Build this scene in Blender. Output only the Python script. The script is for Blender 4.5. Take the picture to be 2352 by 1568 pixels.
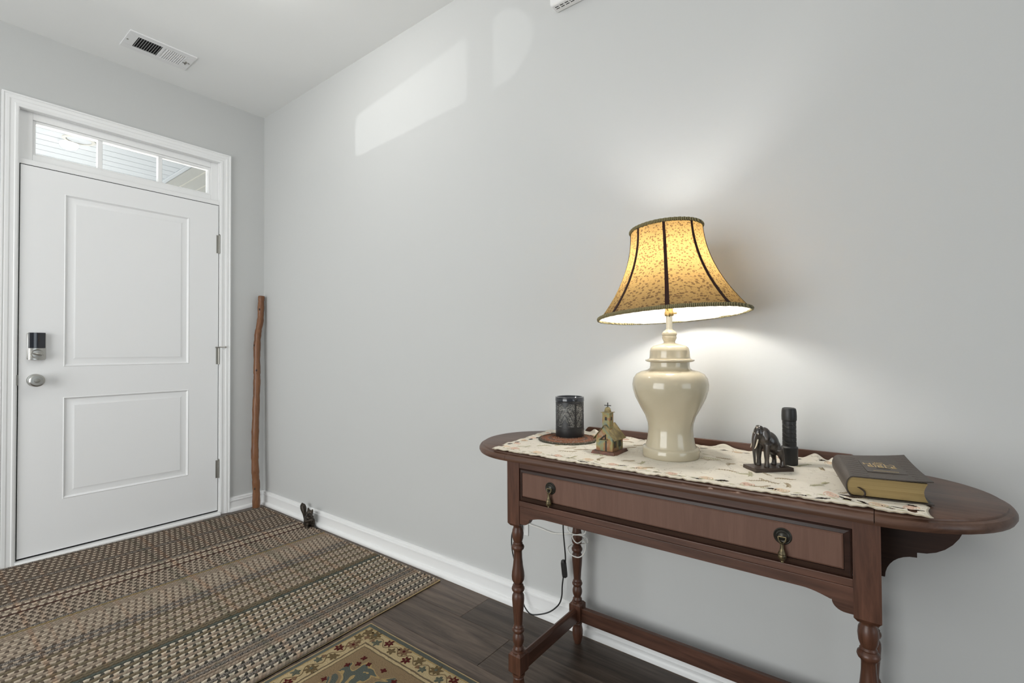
import bpy, bmesh, math, random
from mathutils import Vector, Matrix, noise
R = math.radians
random.seed(7)
for o in list(bpy.data.objects): bpy.data.objects.remove(o)
S = bpy.context.scene
C = S.collection
PI = math.pi

# ---------------------------------------------------------------- camera
CAM = (3.4298, -1.6071, 1.0645); YAW = -0.65466; PITCH = 0.01563; ROLL = -0.00551; FPX = 1100.39
cd = bpy.data.cameras.new('camera'); cam = bpy.data.objects.new('camera', cd); C.objects.link(cam)
fw = Vector((math.sin(YAW)*math.cos(PITCH), math.cos(YAW)*math.cos(PITCH), math.sin(PITCH)))
rt = Vector((math.cos(YAW), -math.sin(YAW), 0)); up = rt.cross(fw)
r2 = rt*math.cos(ROLL) + up*math.sin(ROLL); u2 = up*math.cos(ROLL) - rt*math.sin(ROLL)
m = Matrix((r2, u2, -fw)).transposed().to_4x4(); m.translation = Vector(CAM)
cam.matrix_world = m
cd.sensor_fit = 'HORIZONTAL'; cd.sensor_width = 36; cd.lens = FPX*36/2352; cd.clip_start = 0.02
S.camera = cam

# ---------------------------------------------------------------- world, light, exposure
S.view_settings.view_transform = 'Standard'; S.view_settings.look = 'None'
S.view_settings.gamma = 1; S.view_settings.use_curve_mapping = False
S.view_settings.exposure = 0.38
w = bpy.data.worlds.new('sky'); S.world = w; w.use_nodes = True
bg = w.node_tree.nodes['Background']; bg.inputs[0].default_value = (0.80, 0.92, 1.0, 1); bg.inputs[1].default_value = 1.1

def area(name, loc, target, sx, sy, power, col):
    l = bpy.data.lights.new(name, 'AREA'); l.shape = 'RECTANGLE'; l.size = sx; l.size_y = sy; l.energy = power; l.color = col
    o = bpy.data.objects.new(name, l); C.objects.link(o); o.location = loc
    o.rotation_euler = (Vector(target) - Vector(loc)).to_track_quat('-Z', 'Y').to_euler()
    return o
# fill lamp added at a made-up opening in wall_left; window daylight from wall_back
area('fill_left', (1.9, -3.98, 1.25), (1.9, 0, 1.25), 2.3, 2.1, 50, (1.0, 0.985, 0.955))
area('daylight_rear', (6.98, -2.0, 1.35), (0, -2.0, 1.35), 2.2, 1.9, 11, (0.92, 0.965, 1.0))
# low sunlight glancing off a parked car, thrown up through the transom onto the long wall
sl = bpy.data.lights.new('car_glint', 'SPOT'); sl.energy = 175; sl.color = (1.0, 1.0, 0.98); sl.spot_size = R(7.4); sl.spot_blend = 0.06; sl.shadow_soft_size = 0.004
so = bpy.data.objects.new('car_glint', sl); C.objects.link(so); so.location = (-2.217, -1.816, 1.975)
so.rotation_euler = (Vector((-.054, -.784, 2.171)) - Vector(so.location)).to_track_quat('-Z', 'Y').to_euler()
sn = bpy.data.lights.new('sun', 'SUN'); sn.energy = 22.0; sn.angle = R(0.6); sn.color = (1.0, 0.97, 0.92)
sno = bpy.data.objects.new('sun', sn); C.objects.link(sno); sno.rotation_euler = Vector((.66, .12, -.74)).to_track_quat('-Z', 'Y').to_euler()

# ---------------------------------------------------------------- materials
MATS = {}
def mat(name, col, rough=0.5, metal=0.0, spec=0.5, coat=0.0):
    if name in MATS: return MATS[name]
    m = bpy.data.materials.new(name); m.use_nodes = True; MATS[name] = m
    b = m.node_tree.nodes['Principled BSDF']
    b.inputs['Base Color'].default_value = (*col, 1); b.inputs['Roughness'].default_value = rough
    b.inputs['Metallic'].default_value = metal; b.inputs['Specular IOR Level'].default_value = spec
    b.inputs['Coat Weight'].default_value = coat; b.inputs['Coat Roughness'].default_value = 0.15
    return m
class N:
    """small node-graph helper"""
    def __init__(s, m): s.t = m.node_tree; s.b = s.t.nodes.get('Principled BSDF')
    def n(s, typ, **kw):
        x = s.t.nodes.new(typ)
        for k, v in kw.items():
            if k.startswith('i_'): x.inputs[k[2:].replace('_', ' ')].default_value = v
            else: setattr(x, k, v)
        return x
    def l(s, a, b): s.t.links.new(a, b)
    def co(s, scale=(1, 1, 1), out='Object', loc=(0, 0, 0), rot=(0, 0, 0)):
        t = s.n('ShaderNodeTexCoord'); mp = s.n('ShaderNodeMapping'); mp.inputs['Scale'].default_value = scale
        mp.inputs['Location'].default_value = loc; mp.inputs['Rotation'].default_value = rot
        s.l(t.outputs[out], mp.inputs[0]); return mp.outputs[0]
    def noise(s, vec, scale, detail=3, rough=0.5, dist=0.0):
        x = s.n('ShaderNodeTexNoise'); x.inputs['Scale'].default_value = scale; x.inputs['Detail'].default_value = detail
        x.inputs['Roughness'].default_value = rough; x.inputs['Distortion'].default_value = dist
        if vec is not None: s.l(vec, x.inputs['Vector'])
        return x.outputs[0]
    def ramp(s, fac, stops, interp='LINEAR'):
        x = s.n('ShaderNodeValToRGB'); x.color_ramp.interpolation = interp
        e = x.color_ramp.elements
        while len(e) < len(stops): e.new(0.5)
        for i, (p, c) in enumerate(stops):
            e[i].position = p; e[i].color = (*c, 1) if len(c) == 3 else c
        s.l(fac, x.inputs[0]); return x.outputs[0]
    def mix(s, fac, a, b, blend='MIX'):
        x = s.n('ShaderNodeMix', data_type='RGBA', blend_type=blend)
        for v, i in ((fac, 0), (a, 6), (b, 7)):
            if hasattr(v, 'is_linked'): s.l(v, x.inputs[i])
            elif isinstance(v, tuple): x.inputs[i].default_value = (*v, 1)
            else: x.inputs[i].default_value = v
        return x.outputs[2]
    def math(s, op, a, b=None, clamp=False):
        x = s.n('ShaderNodeMath', operation=op, use_clamp=clamp)
        for v, i in ((a, 0), (b, 1)):
            if v is None: continue
            if hasattr(v, 'is_linked'): s.l(v, x.inputs[i])
            else: x.inputs[i].default_value = v
        return x.outputs[0]
    def sep(s, vec):
        x = s.n('ShaderNodeSeparateXYZ'); s.l(vec, x.inputs[0]); return x.outputs
    def bump(s, h, strength=0.3, dist=0.002):
        x = s.n('ShaderNodeBump'); x.inputs['Strength'].default_value = strength; x.inputs['Distance'].default_value = dist
        s.l(h, x.inputs['Height']); s.l(x.outputs[0], s.b.inputs['Normal'])
    def base(s, c): s.l(c, s.b.inputs['Base Color'])

def paint(name, col, rough=0.6, bump=0.08, sc=180):
    m = mat(name, col, rough, spec=0.3); g = N(m); h = g.noise(g.co(), sc, 2); g.bump(h, bump, 0.001); return m
paint('wall_paint', (0.575, 0.58, 0.572), 0.7, 0.12, 150)
paint('ceiling_paint', (0.86, 0.865, 0.855), 0.9, 0.1, 120)
paint('trim_paint', (0.87, 0.87, 0.865), 0.35, 0.04, 90)
paint('door_paint', (0.87, 0.87, 0.87), 0.32, 0.05, 160)
mat('white_plastic', (0.8, 0.8, 0.79), 0.35)
mat('white_metal', (0.8, 0.8, 0.8), 0.4)
mat('black_gap', (0.012, 0.012, 0.012), 0.9)
mat('dark_cavity', (0.03, 0.032, 0.03), 0.9)
mat('nickel', (0.50, 0.49, 0.46), 0.28, 1.0)
mat('dull_nickel', (0.36, 0.35, 0.32), 0.4, 1.0)
mat('black_gloss', (0.012, 0.014, 0.02), 0.12, coat=0.5)
mat('black_plastic', (0.012, 0.012, 0.012), 0.45)
mat('black_metal', (0.014, 0.014, 0.015), 0.42)
mat('white_cord', (0.75, 0.74, 0.7), 0.5)

def wood(name, c1, c2, axis='x', rough=0.38, coat=0.12, sc=1.0, rnd=False):
    m = mat(name, c1, rough, spec=0.35, coat=coat); g = N(m)
    k = {'x': (1.2, 16, 16), 'y': (16, 1.2, 16), 'z': (16, 16, 1.2)}[axis]
    v = g.co(tuple(a*sc for a in k))
    if rnd:
        oi = g.n('ShaderNodeObjectInfo'); add = g.n('ShaderNodeVectorMath', operation='ADD')
        sc2 = g.n('ShaderNodeVectorMath', operation='SCALE'); cx = g.n('ShaderNodeCombineXYZ')
        g.l(oi.outputs['Random'], cx.inputs[0]); g.l(oi.outputs['Random'], cx.inputs[1]); g.l(cx.outputs[0], sc2.inputs[0]); sc2.inputs['Scale'].default_value = 70
        g.l(v, add.inputs[0]); g.l(sc2.outputs[0], add.inputs[1]); v = add.outputs[0]
    a = g.noise(v, 1.6, 5, 0.65, 1.2); b = g.noise(v, 9, 3, 0.6)
    f = g.math('ADD', g.math('MULTIPLY', a, 0.75), g.math('MULTIPLY', b, 0.25))
    c = g.ramp(f, [(0.36, c1), (0.64, c2)])
    if rnd:
        hs = g.n('ShaderNodeHueSaturation'); g.l(c, hs.inputs['Color'])
        mr = g.n('ShaderNodeMapRange'); mr.inputs['To Min'].default_value = 0.6; mr.inputs['To Max'].default_value = 1.45
        g.l(oi.outputs['Random'], mr.inputs[0]); g.l(mr.outputs[0], hs.inputs['Value']); c = hs.outputs[0]
    g.base(c); g.bump(b, 0.08, 0.0006); return m
wood('mahogany_x', (0.052, 0.022, 0.013), (0.118, 0.053, 0.034), 'x')
wood('mahogany_y', (0.050, 0.020, 0.011), (0.115, 0.048, 0.029), 'y')
wood('mahogany_z', (0.050, 0.020, 0.011), (0.125, 0.053, 0.032), 'z', sc=1.3)
wood('mahogany_top', (0.066, 0.031, 0.019), (0.125, 0.064, 0.041), 'x', rough=0.42, coat=0.1)
wood('mahogany_dark', (0.026, 0.013, 0.010), (0.050, 0.026, 0.019), 'x', rough=0.3)
wood('veneer', (0.122, 0.060, 0.040), (0.155, 0.080, 0.055), 'z', rough=0.5, coat=0.0, sc=1.6)
wood('floor_plank', (0.046, 0.032, 0.024), (0.150, 0.110, 0.084), 'x', rough=0.38, coat=0.0, sc=0.9, rnd=True)
wood('stick_wood', (0.13, 0.050, 0.020), (0.26, 0.115, 0.050), 'z', rough=0.4, coat=0.2, sc=2)
mat('knot', (0.035, 0.014, 0.008), 0.5)

# ---------------------------------------------------------------- mesh builder
class MB:
    def __init__(s): s.v = []; s.f = []
    def add(s, vs, fs):
        o = len(s.v); s.v += [tuple(v) for v in vs]; s.f += [tuple(i+o for i in f) for f in fs]; return s
    def box(s, x0, x1, y0, y1, z0, z1):
        return s.add([(x0,y0,z0),(x1,y0,z0),(x1,y1,z0),(x0,y1,z0),(x0,y0,z1),(x1,y0,z1),(x1,y1,z1),(x0,y1,z1)],
                     [(0,3,2,1),(4,5,6,7),(0,1,5,4),(1,2,6,5),(2,3,7,6),(3,0,4,7)])
    def hull(s, bot, top):
        n = len(bot)
        return s.add(list(bot)+list(top), [tuple(range(n-1,-1,-1)), tuple(range(n,2*n))] + [(i,(i+1)%n,(i+1)%n+n,i+n) for i in range(n)])
    def prism(s, poly, axis, a, b):
        """extrude a 2D polygon along axis between a and b; poly in the two remaining axes in xyz order"""
        def P(u, v, t): return {'x': (t,u,v), 'y': (u,t,v), 'z': (u,v,t)}[axis]
        return s.hull([P(u,v,a) for u,v in poly], [P(u,v,b) for u,v in poly])
    def lathe(s, prof, seg=32, c=(0,0,0), caps=True, fn=None):
        o = []
        for r, z in prof:
            for i in range(seg):
                t = 2*PI*i/seg; k = fn(t, z) if fn else 1
                o.append((c[0]+r*k*math.cos(t), c[1]+r*k*math.sin(t), c[2]+z))
        fs = []
        for j in range(len(prof)-1):
            for i in range(seg):
                a = j*seg+i; b = j*seg+(i+1)%seg; fs.append((a, b, b+seg, a+seg))
        if caps:
            fs.append(tuple(range(seg-1,-1,-1))); L = (len(prof)-1)*seg; fs.append(tuple(range(L, L+seg)))
        return s.add(o, fs)
    def tube(s, pts, rad, seg=10, caps=True, closed=False, flat=1.0):
        pts = [Vector(p) for p in pts]; n = len(pts)
        rads = rad if isinstance(rad, (list, tuple)) else [rad]*n
        o = []; prev = None
        for i, p in enumerate(pts):
            if closed: t = pts[(i+1) % n] - pts[i-1]
            else: t = pts[min(i+1, n-1)] - pts[max(i-1, 0)]
            t.normalize()
            if prev is None:
                a = Vector((0,0,1)) if abs(t.z) < .9 else Vector((1,0,0)); u = t.cross(a).normalized()
            else: u = (prev - t*prev.dot(t)).normalized()
            prev = u; v = t.cross(u)
            for k in range(seg):
                q = 2*PI*k/seg; o.append(p + rads[i]*(math.cos(q)*u + flat*math.sin(q)*v))
        fs = []
        for j in range(n if closed else n-1):
            for k in range(seg):
                a = j*seg+k; b = j*seg+(k+1)%seg; c2 = ((j+1)%n)*seg+(k+1)%seg; d = ((j+1)%n)*seg+k
                fs.append((a, b, c2, d))
        if caps and not closed: fs += [tuple(range(seg-1,-1,-1)), tuple(range((n-1)*seg, n*seg))]
        return s.add(o, fs)
    def ell(s, c, r, seg=16, rings=10, M=None):
        vs = []; 
        for j in range(1, rings):
            ph = PI*j/rings
            for i in range(seg):
                t = 2*PI*i/seg; vs.append(Vector((r[0]*math.sin(ph)*math.cos(t), r[1]*math.sin(ph)*math.sin(t), r[2]*math.cos(ph))))
        vs += [Vector((0,0,r[2])), Vector((0,0,-r[2]))]
        if M: vs = [M @ v for v in vs]
        vs = [v + Vector(c) for v in vs]; fs = []
        for j in range(rings-2):
            for i in range(seg):
                a = j*seg+i; b = j*seg+(i+1)%seg; fs.append((a, a+seg, b+seg, b))
        T = len(vs)-2
        for i in range(seg):
            fs.append((T, i, (i+1)%seg)); a = (rings-2)*seg; fs.append((T+1, a+(i+1)%seg, a+i))
        return s.add(vs, fs)
    def xf(s, M): s.v = [tuple(M @ Vector(v)) for v in s.v]; return s
    def mesh(s, name, smooth=35):
        me = bpy.data.meshes.new(name); me.from_pydata(s.v, [], s.f)
        bm = bmesh.new(); bm.from_mesh(me); bmesh.ops.recalc_face_normals(bm, faces=bm.faces); bm.to_mesh(me); bm.free()
        if smooth: me.shade_smooth(); me.set_sharp_from_angle(angle=R(smooth))
        return me
    def build(s, name, m, parent=None, smooth=35, bevel=0, loc=None):
        me = s.mesh(name, smooth); me.materials.append(MATS[m]); return link(name, me, parent, bevel, loc)
def link(name, me, parent=None, bevel=0, loc=None):
    o = bpy.data.objects.new(name, me); C.objects.link(o)
    if parent: o.parent = parent
    if loc: o.location = loc
    if bevel:
        b = o.modifiers.new('bevel', 'BEVEL'); b.width = bevel; b.segments = 2; b.limit_method = 'ANGLE'; b.angle_limit = R(40)
    return o
def B(*a): return MB().box(*a)
def tag(o, label, cat=None, kind=None, group=None):
    o['label'] = label
    if cat: o['category'] = cat
    if kind: o['kind'] = kind
    if group: o['group'] = group
    return o
def thing(name, loc, label, cat, rz=0, kind=None):
    o = bpy.data.objects.new(name, None); C.objects.link(o); o.location = loc; o.rotation_euler.z = rz; o.empty_display_size = .05
    return tag(o, label, cat, kind)
def sweep(path, prof, closed=False):
    """sweep profile [(u outward, v height)] along planar path of (point, outward dir, up dir)"""
    mb = MB(); n = len(prof); vs = []
    for p, ou, hu in path:
        for a, b in prof: vs.append(Vector(p) + Vector(ou)*a + Vector(hu)*b)
    fs = []
    for j in range(len(path)-1):
        for i in range(n): a = j*n+i; b = j*n+(i+1)%n; fs.append((a, b, b+n, a+n))
    fs += [tuple(range(n)), tuple(range((len(path)-1)*n, len(path)*n))]
    return mb.add(vs, fs)
def catmull(pts, k=8):
    P = [Vector(p) for p in pts]; P = [P[0]*2-P[1]] + P + [P[-1]*2-P[-2]]; out = []
    for i in range(1, len(P)-2):
        for j in range(k):
            t = j/k; a, b, c, d = P[i-1], P[i], P[i+1], P[i+2]
            out.append(0.5*((2*b) + (c-a)*t + (2*a-5*b+4*c-d)*t*t + (3*b-a-3*c+d)*t**3))
    return out + [P[-2]]
def fused(name, mb, m, parent=None, voxel=0.002, smooth=4):
    """one continuous surface grown from overlapping shapes"""
    me = mb.mesh(name, 0); o = bpy.data.objects.new(name, me); C.objects.link(o)
    r = o.modifiers.new('r', 'REMESH'); r.mode = 'VOXEL'; r.voxel_size = voxel
    s = o.modifiers.new('s', 'SMOOTH'); s.iterations = smooth; s.factor = .5
    dg = bpy.context.evaluated_depsgraph_get(); me2 = bpy.data.meshes.new_from_object(o.evaluated_get(dg))
    bpy.data.objects.remove(o); bpy.data.meshes.remove(me)
    me2.name = name; me2.materials.clear(); me2.materials.append(MATS[m]); me2.shade_smooth()
    return link(name, me2, parent)

# ================================================================ THE SETTING
H = 2.705; XE = 7.0; YE = -4.0
# floor: slab with separate planks
fl = B(-.12, XE, YE, .12, -.06, -.012).build('floor', 'dark_cavity', smooth=0)
tag(fl, 'dark brown wood plank floor with the boards running along the wall', 'floor', 'structure')
pw, pl = .18, 1.22
def plank_mesh(L, W):
    t, b = 0.0, .0012
    return MB().hull([(0,0,-.012),(L,0,-.012),(L,W,-.012),(0,W,-.012)], [(0,0,-b),(L,0,-b),(L,W,-b),(0,W,-b)]).add(
        [(0,0,-b),(L,0,-b),(L,W,-b),(0,W,-b),(b,b,t),(L-b,b,t),(L-b,W-b,t),(b,W-b,t)],
        [(4,5,6,7),(0,1,5,4),(1,2,6,5),(2,3,7,6),(3,0,4,7)]).mesh('plank', 0)
pm = {}
y = -.03; row = 0
yrows = [(0.0, -.03)] + [(-.03-pw*k, -.03-pw*(k+1)) for k in range(22)]
for row, (ya, yb) in enumerate(yrows):
    off = [.96, .35, .10, .72, .51][row % 5]; x = -off
    while x < XE:
        a = max(x, 0.0); b = min(x+pl, XE)
        if b - a > .02:
            key = (round(b-a, 3), round(ya-yb, 3))
            if key not in pm:
                pm[key] = plank_mesh(b-a-.0006, ya-yb-.0006); pm[key].materials.append(MATS['floor_plank'])
            link('plank', pm[key], fl, loc=(a, yb, 0))
        x += pl
# ceiling and walls
tag(B(-.12, XE+.12, YE-.12, .12, H, H+.1).build('ceiling', 'ceiling_paint', smooth=0), 'smooth white painted ceiling', 'ceiling', 'structure')
tag(B(-.12, XE+.12, 0, .12, -.06, H).build('wall_right', 'wall_paint', smooth=0), 'long light grey painted wall behind the console table', 'wall', 'structure')
wf = MB(); wf.box(-.12, 0, -.238, 0, -.06, H); wf.box(-.12, 0, YE, -1.263, -.06, H); wf.box(-.12, 0, -1.263, -.238, 2.322, H)
tag(wf.build('wall_front', 'wall_paint', smooth=0), 'light grey painted wall around the white entry door', 'wall', 'structure')
wl = MB(); wl.box(-.12, .7, YE-.12, YE, -.06, H); wl.box(3.1, XE+.12, YE-.12, YE, -.06, H); wl.box(.7, 3.1, YE-.12, YE, 2.35, H)
tag(wl.build('wall_left', 'wall_paint', smooth=0), 'grey wall with wide opening added for fill light opposite the console table', 'wall', 'structure')
wb = MB(); wb.box(XE, XE+.12, -.85, 0, -.06, H); wb.box(XE, XE+.12, YE, -3.15, -.06, H); wb.box(XE, XE+.12, -3.15, -.85, 2.35, H); wb.box(XE, XE+.12, -3.15, -.85, -.06, .35)
tag(wb.build('wall_back', 'wall_paint', smooth=0), 'grey wall with wide window opening at the far end of the room', 'wall', 'structure')

# baseboards: flat board, stepped cap, quarter-round shoe
BP = [(0,0),(.0265,0),(.0265,.010),(.024,.018),(.019,.0225),(.0135,.0235),(.0120,.0655),(.0172,.0675),(.0176,.0730),(.0120,.0752),(.0118,.0785),(.0150,.0805),(.0138,.0875),(.007,.0915),(0,.0915)]
def bboard(name, a, b, out, label):
    o = sweep([(a, out, (0,0,1)), (b, out, (0,0,1))], BP).build(name, 'trim_paint', smooth=40); tag(o, label, 'baseboard', 'structure')
bboard('baseboard_right', (0,0,0), (XE,0,0), (0,-1,0), 'white moulded baseboard along the long grey wall')
bboard('baseboard_front', (0,-.2245,0), (0,0,0), (1,0,0), 'short white baseboard between door casing and corner')
bboard('baseboard_left', (0,YE,0), (0,-1.2765,0), (1,0,0), 'white baseboard on the far side of the entry door')

# door casing swept round the opening with mitred corners
CP = [(0,0),(0,.011),(.004,.0135),(.012,.0145),(.016,.012),(.030,.0125),(.034,.0155),(.046,.0165),(.050,.0145),(.054,.0185),(.060,.0185),(.061,.015),(.061,0)]
yi0, yi1, zi = -1.2155, -.2855, 2.2985
path = [((0,yi0,0),(0,-1,0),(1,0,0)), ((0,yi0,zi),(0,-1,1),(1,0,0)), ((0,yi1,zi),(0,1,1),(1,0,0)), ((0,yi1,0),(0,1,0),(1,0,0))]
tag(sweep(path, CP).build('trim_1', 'trim_paint', smooth=30), 'white fluted casing around the entry door and transom', 'door casing', 'structure')
# jamb, stop, threshold
jb = MB()
jb.box(-.12, -.0005, -1.263, -1.2115, .0, 2.322); jb.box(-.12, -.0005, -.2895, -.238, .0, 2.322); jb.box(-.12, -.0005, -1.2115, -.2895, 2.298, 2.322)
jb.box(-.075, -.048, -1.2115, -1.200, .02, 2.02); jb.box(-.075, -.048, -.301, -.2895, .02, 2.02)
jbo = jb.build('trim_2', 'trim_paint', smooth=0); tag(jbo, 'white wooden door jamb inside the casing', 'door jamb', 'structure')
wsb = MB(); wsb.box(-.040,-.004,-1.2112,-1.2080,.02,2.0183); wsb.box(-.040,-.004,-.2930,-.2898,.02,2.0183); wsb.box(-.040,-.004,-1.2112,-.2898,2.0148,2.0183)
wsb.build('gap_shade_strip', 'black_gap', jbo, smooth=0)  # black strip put into the door gap to paint its dark shade line
th = MB().prism([(-.13,-.012),(-.13,.012),(-.05,.0175),(-.001,.0175),(.020,.0155),(.028,.009),(.030,.001),(.030,-.012)], 'y', -1.2155, -.2855)
# prism axis y -> (u,t,v) with u=x, v=z
tag(th.build('trim_3', 'trim_paint', smooth=30), 'white painted threshold sill under the entry door', 'threshold', 'structure')
tag(B(-.040, -.012, -1.2075, -.2935, .0175, .0285).build('trim_4', 'black_gap', smooth=0), 'black rubber sweep strip under the door leaf', 'door sweep', 'structure')

# ---- entry door: slab with two moulded panels
yd0, yd1, zd0, zd1 = -1.2075, -.2935, .0282, 2.014
def door_face(mb):
    # rails and stiles around two openings
    ya, yb = -1.041, -.459
    zs = [zd0, .287, .823, .984, 1.901, zd1]
    def quad(y0, y1, z0, z1): mb.add([(0,y0,z0),(0,y1,z0),(0,y1,z1),(0,y0,z1)], [(0,1,2,3)])
    for i in range(5):
        quad(yd0, ya, zs[i], zs[i+1]); quad(yb, yd1, zs[i], zs[i+1])
        if i in (0, 2, 4): quad(ya, yb, zs[i], zs[i+1])
    mb.add([(-.044,yd0,zd0),(-.044,yd1,zd0),(-.044,yd1,zd1),(-.044,yd0,zd1),(0,yd0,zd0),(0,yd1,zd0),(0,yd1,zd1),(0,yd0,zd1)],
           [(0,3,2,1),(0,1,5,4),(1,2,6,5),(2,3,7,6),(3,0,4,7)])
mb = MB(); door_face(mb)
dr = mb.build('door_1', 'door_paint', smooth=0)
tag(dr, 'white two-panel entry door with keypad lock and round knob', 'door', 'structure')
PR = [(0,0),(.004,.002),(.008,-.003),(.013,-.0065),(.024,-.0065),(.036,-.0050),(.046,-.0008),(.050,-.0008)]
for z0, z1 in ((.287,.823),(.984,1.901)):
    ya, yb = -1.041, -.459; vs = []; fs = []
    for d, x in PR: vs += [(x,ya+d,z0+d),(x,yb-d,z0+d),(x,yb-d,z1-d),(x,ya+d,z1-d)]
    for j in range(len(PR)-1):
        for i in range(4): a = 4*j+i; b = 4*j+(i+1)%4; fs.append((a,b,b+4,a+4))
    L = 4*(len(PR)-1); fs.append((L,L+1,L+2,L+3))
    MB().add(vs, fs).build('door_panel', 'door_paint', dr, smooth=20)
# keypad lock (inside unit) on the door
lk = MB().box(.0, .014, -1.180, -1.109, 1.026, 1.158).build('deadbolt_lock', 'nickel', dr, bevel=.003); lk['label'] = 'smart deadbolt with black gloss battery cover'
pf = [(-1.176,.014),(-1.176,.024),(-1.164,.030),(-1.1445,.033),(-1.125,.030),(-1.113,.024),(-1.113,.014)]
MB().prism([(x,y) for y,x in pf], 'z', 1.083, 1.161).build('battery_cover', 'black_gloss', lk, smooth=50, bevel=.001)
MB().prism([(x,y) for y,x in [(a,b-.003) for a,b in pf]], 'z', 1.022, 1.083).build('lock_plate', 'nickel', lk, smooth=50, bevel=.001)
tt = MB().lathe([(.024,0),(.0235,.006),(.019,.012),(.0,.013)], 24, caps=False).xf(Matrix.Translation((.029,-1.1445,1.052)) @ Matrix.Rotation(PI/2, 4, 'Y'))
tt.ell((.044,-1.1445,1.052), (.009,.024,.006), 16, 8, Matrix.Rotation(R(-12), 3, 'X'))
tt.build('thumb_turn', 'nickel', lk)
kb = MB().lathe([(.0,0),(.032,0),(.0325,.004),(.030,.008),(.016,.010),(.0135,.016),(.0135,.024),(.020,.030),(.0285,.038),(.0315,.047),(.030,.056),(.024,.061),(.0,.0615)], 32, caps=False)
kb.xf(Matrix.Translation((0,-1.1475,.918)) @ Matrix.Rotation(PI/2, 4, 'Y')).build('door_knob', 'nickel', dr)
k2 = MB().lathe([(.012,.060),(.0115,.0635),(.006,.0645),(.0,.0645)], 20, caps=False).xf(Matrix.Translation((0,-1.1475,.918)) @ Matrix.Rotation(PI/2, 4, 'Y')); k2.build('knob_button', 'dull_nickel', [c for c in dr.children if c.name.startswith('door_knob')][0])
B(-.006, .0018, -1.2140, -1.2085, .895, .948).build('strike_plate', 'dull_nickel', dr, bevel=.001)
for i, (z0, z1) in enumerate(((1.701,1.819),(.976,1.082),(.238,.352))):
    hb = MB().lathe([(.0062,0),(.0062,z1-z0)], 14, (.005,-.2895,z0))
    for k in range(1,5): hb.lathe([(.0068,0),(.0068,.0015)], 14, (.005,-.2895,z0+(z1-z0)*k/5))
    hb.lathe([(.0045,0),(.006,.003),(.003,.007)], 12, (.005,-.2895,z1)); hb.box(-.003,.0012,-.306,-.2895,z0,z1)
    h = hb.build('hinge', 'dull_nickel', dr)
    if i == 1:
        st = MB().tube([(.006,-.302,z1+.004),(.012,-.290,z1+.006),(.022,-.262,z1+.005)], .0028, 8); st.ell((.024,-.258,z1+.005),(.006,.006,.006),12,8); st.tube([(.006,-.302,z1+.004),(.010,-.312,z1+.004)], .004, 8)
        st.build('hinge_stop', 'dull_nickel', h)
# ---- transom window
wn = MB(); GY0, GY1, GZ0, GZ1 = -1.149, -.342, 2.092, 2.250
def frame_x(mb, y0, y1, z0, z1, gy0, gy1, gz0, gz1, x0, x1):
    mb.box(x0,x1,y0,gy0,z0,z1); mb.box(x0,x1,gy1,y1,z0,z1); mb.box(x0,x1,gy0,gy1,z0,gz0); mb.box(x0,x1,gy0,gy1,gz1,z1)
frame_x(wn, -1.2115, -.2895, 2.040, 2.298, GY0-.012, GY1+.012, GZ0-.010, GZ1+.012, -.085, -.026)
frame_x(wn, GY0-.012, GY1+.012, GZ0-.010, GZ1+.012, GY0, GY1, GZ0, GZ1, -.080, -.034)
wn.box(-.12, -.004, -1.2115, -.2895, 2.0185, 2.046)
wo = wn.build('window_1', 'trim_paint', smooth=0, bevel=.002); tag(wo, 'three-pane transom window above the entry door', 'window', 'structure')
MUN = [-.889, -.6055]
for yy in MUN: B(-.072, -.036, yy-.0105, yy+.0105, GZ0, GZ1).build('muntin', 'trim_paint', wo, bevel=.002)
gm = bpy.data.materials.new('clear_glass'); gm.use_nodes = True; MATS['clear_glass'] = gm; g = N(gm); nt = gm.node_tree; nt.nodes.remove(g.b)
tr = g.n('ShaderNodeBsdfTransparent'); gl = g.n('ShaderNodeBsdfGlossy'); gl.inputs['Roughness'].default_value = 0.0; fr = g.n('ShaderNodeFresnel'); fr.inputs[0].default_value = 1.5
mx = g.n('ShaderNodeMixShader'); tr.inputs[0].default_value = (.965,.975,.98,1); g.l(fr.outputs[0], mx.inputs[0]); g.l(tr.outputs[0], mx.inputs[1]); g.l(gl.outputs[0], mx.inputs[2]); g.l(mx.outputs[0], nt.nodes['Material Output'].inputs[0])
e = [GY0, MUN[0], MUN[1], GY1]
for i in range(3): B(-.058, -.054, e[i]+.001, e[i+1]-.001, GZ0-.004, GZ1+.004).build('pane', 'clear_glass', wo, smooth=0)

# ---- the porch outside
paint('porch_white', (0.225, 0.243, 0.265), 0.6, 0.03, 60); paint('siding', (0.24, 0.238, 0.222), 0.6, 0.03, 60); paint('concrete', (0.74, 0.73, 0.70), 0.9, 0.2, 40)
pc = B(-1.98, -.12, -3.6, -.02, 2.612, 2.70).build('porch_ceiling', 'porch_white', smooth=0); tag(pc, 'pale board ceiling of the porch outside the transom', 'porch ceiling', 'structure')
x = -3.22
bm_ = MB().hull([(0,-3.6,0),(.1235,-3.6,0),(.1235,-.12,0),(0,-.12,0)], [(0,-3.6,.012),(.1235,-3.6,.012),(.1235,-.12,.012),(0,-.12,.012)])
bmesh_ = MB().box(.003,.1205,-3.6,-.118,-.002,.010).box(0,.1235,-3.6,-.118,.004,.012).mesh('ceiling_board', 0); bmesh_.materials.append(MATS['porch_white'])
for k in range(15): link('ceiling_board', bmesh_, pc, loc=(-.123-.1235*(k+1), 0, 2.600))
B(-1.98, -.12, -.118, -.080, 2.588, 2.612).build('edge_moulding', 'porch_white', pc, smooth=0, bevel=.004)
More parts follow.
